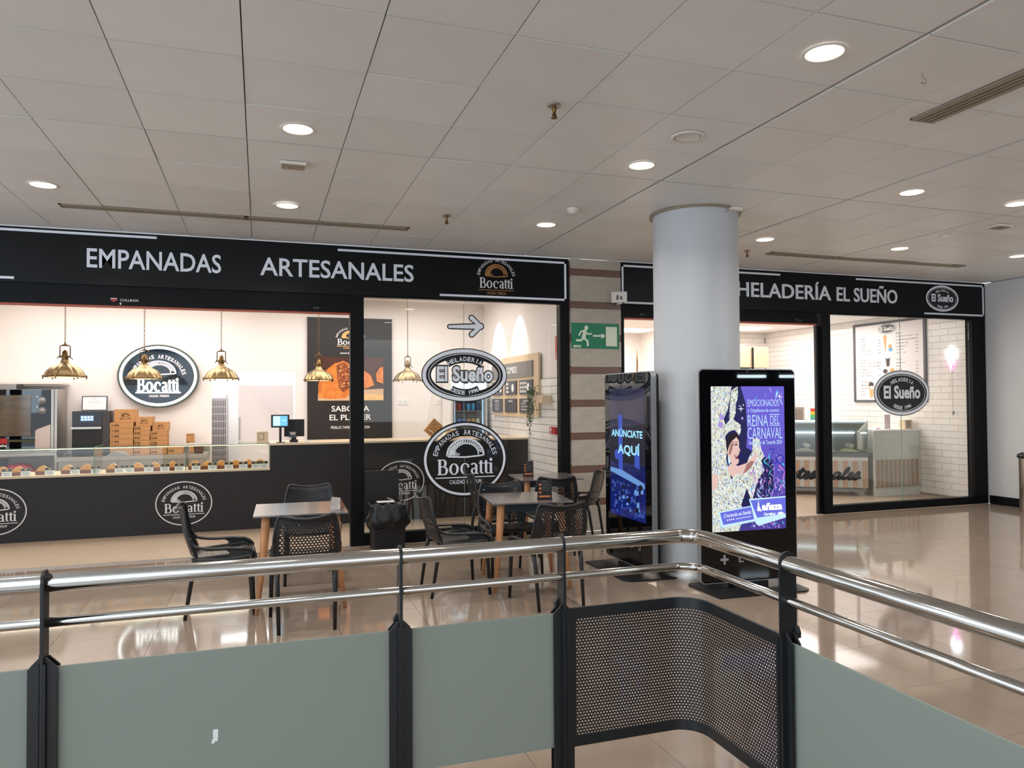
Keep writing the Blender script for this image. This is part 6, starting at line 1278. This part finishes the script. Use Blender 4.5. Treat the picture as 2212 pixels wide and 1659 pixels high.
# ---------------------------------------------------------------- railing
rl = thing('railing', 'steel handrail with anthracite posts, frosted panels and perforated corner', 'railing', (1.0, 2.86, 0.0))
ry, rx = 2.86, 1.81
def rail(z, r, name, rad): bm = B(); tube(bm, fillet([(-1.95, ry, z), (rx, ry, z), (rx, -0.3, z)], rad, 12), r, 20); obj(name, bm, M_steel, rl)
rail(1.0, 0.0315, 'top_handrail', 0.09); rail(0.868, 0.0165, 'lower_handrail', 0.10)
def plate(pos, along):
    """flat bar post with rounded head; faces across the rail"""
    x, y = pos; pts = [(-0.036, 0.0), (0.036, 0.0)]+[(0.036*math.cos(a), 1.005+0.040*math.sin(a)) for a in [PI*k/10 for k in range(11)]]
    bm = B()
    if along == 'x': prism(bm, pts, 0.011, 'yz', x-0.0055); bmesh.ops.translate(bm, vec=(0, y, 0), verts=bm.verts)
    else: prism(bm, pts, 0.011, 'xz', y-0.0055); bmesh.ops.translate(bm, vec=(x, 0, 0), verts=bm.verts)
    pb_ = obj('post_bar', bm, M_post, rl, 0.0015)
    bm = B()
    if along == 'x': prism(bm, [(-0.021, 0.755), (-0.010, 0.775), (-0.004, 0.775), (-0.004, 0.74), (-0.02, 0.735)], 0.02, 'xz', y+0.02); bmesh.ops.translate(bm, vec=(x, 0, 0), verts=bm.verts)
    else: prism(bm, [(-0.021, 0.755), (-0.010, 0.775), (-0.004, 0.775), (-0.004, 0.74), (-0.02, 0.735)], 0.02, 'yz', x+0.02); bmesh.ops.translate(bm, vec=(0, y, 0), verts=bm.verts)
    obj('clamp_tab', bm, M_post, pb_)
    for s in (-1, 1):
        for f, off in ((1, -0.021), (2, 0.012)):   # clamp angles on both faces of the glass
            o_ = [(s*0.0065, 0.0), (s*0.044, 0.0), (s*0.044, 0.722), (s*0.0115, 0.756), (s*0.0065, 0.756)]
            if s < 0: o_ = o_[::-1]
            bm = B()
            if along == 'x': prism(bm, o_, 0.009, 'xz', y+off); bmesh.ops.translate(bm, vec=(x, 0, 0), verts=bm.verts)
            else: prism(bm, o_, 0.009, 'yz', x+off); bmesh.ops.translate(bm, vec=(0, y, 0), verts=bm.verts)
            obj('clamp_angle', bm, M_post, pb_, 0.0012)
        bm = B()
        if along == 'x': box(bm, x+min(s*0.0065, s*0.012), x+max(s*0.0065, s*0.012), y-0.038, y-0.0215, 0, 0.74)
        else: box(bm, x-0.038, x-0.0215, y+min(s*0.0065, s*0.012), y+max(s*0.0065, s*0.012), 0, 0.74)
        obj('clamp_flange', bm, M_post, pb_)
    bxo('base_plate', x-0.075, x+0.075, y-0.075, y+0.075, 0.0005, 0.010, M_post, pb_)
for x in (-1.87, -0.68, 0.51, 1.183): plate((x, ry), 'x')
for y in (2.24, 1.05): plate((rx, y), 'y')
for a, b in ((-1.86, -0.69), (-0.67, 0.50), (0.52, 1.173)): bxo('frosted_panel', a, b, ry-0.005, ry+0.005, 0.175, 0.720, M_frost, rl)
bxo('frosted_panel', rx-0.005, rx+0.005, 1.06, 2.23, 0.175, 0.722, M_frost, rl)
bxo('frosted_panel', rx-0.005, rx+0.005, -0.25, 1.04, 0.175, 0.722, M_frost, rl)
# curved perforated corner panel
path = fillet([(1.222, ry, 0), (rx, ry, 0), (rx, 2.279, 0)], 0.12, 14); acc = [0]
for a, b in zip(path, path[1:]): acc.append(acc[-1]+(b-a).length)
TL = acc[-1]
def along_(s):
    s = min(max(s, 0), TL)
    for i in range(len(acc)-1):
        if s <= acc[i+1]: k = (s-acc[i])/(acc[i+1]-acc[i]); return path[i].lerp(path[i+1], k)
    return path[-1]
bm = B(); nx = int(TL/0.0141); z0, z1 = 0.205, 0.690; ny = int((z1-z0)/0.0122)
sheet(bm, lambda u, v: along_(u)+Vector((0, 0, v)), (0, TL), (z0, z1), nx, ny, 0.325)
obj('perforated_sheet', bm, M_mesh, rl)
def sweep_bar(name, z0, z1, th):
    bm = B(); pr = None
    for i, p in enumerate(path):
        a = path[max(i-1, 0)]; b = path[min(i+1, len(path)-1)]; t_ = (b-a).normalized(); n_ = Vector((-t_.y, t_.x, 0))
        r = [bm.verts.new(p+n_*s*th+Vector((0, 0, z))) for s, z in ((-1, z0), (1, z0), (1, z1), (-1, z1))]
        if pr:
            for k in range(4): bm.faces.new((pr[k], pr[(k+1) % 4], r[(k+1) % 4], r[k]))
        else: bm.faces.new(r[::-1])
        pr = r
    bm.faces.new(pr); obj(name, bm, M_post, rl)
sweep_bar('panel_frame', 0.688, 0.735, 0.006); sweep_bar('panel_frame', 0.165, 0.207, 0.006)
for p0, p1 in (((1.222, ry), (1.243, ry)), ((rx, 2.279), (rx, 2.300))):
    x0, x1 = min(p0[0], p1[0]), max(p0[0], p1[0]); y0, y1 = min(p0[1], p1[1]), max(p0[1], p1[1])
    bxo('panel_frame', x0-(0.006 if x0 == x1 else 0), x1+(0.006 if x0 == x1 else 0), y0-(0.006 if y0 == y1 else 0), y1+(0.006 if y0 == y1 else 0), 0.20, 0.70, M_post, rl)
# scrap of torn sticker on the big frosted panel
A = Art((0, ry-0.0052, 0), (1, 0, 0), (0, 0, 1), (0, -1, 0), [M_paper]); A.poly([(-0.1635, 0.392), (-0.152, 0.392), (-0.149, 0.400), (-0.142, 0.397), (-0.140, 0.412), (-0.156, 0.412)], 0.0006)
A.rect(-0.157, -0.140, 0.4125, 0.440, 0.0003, 0); A.done('torn_sticker', rl)
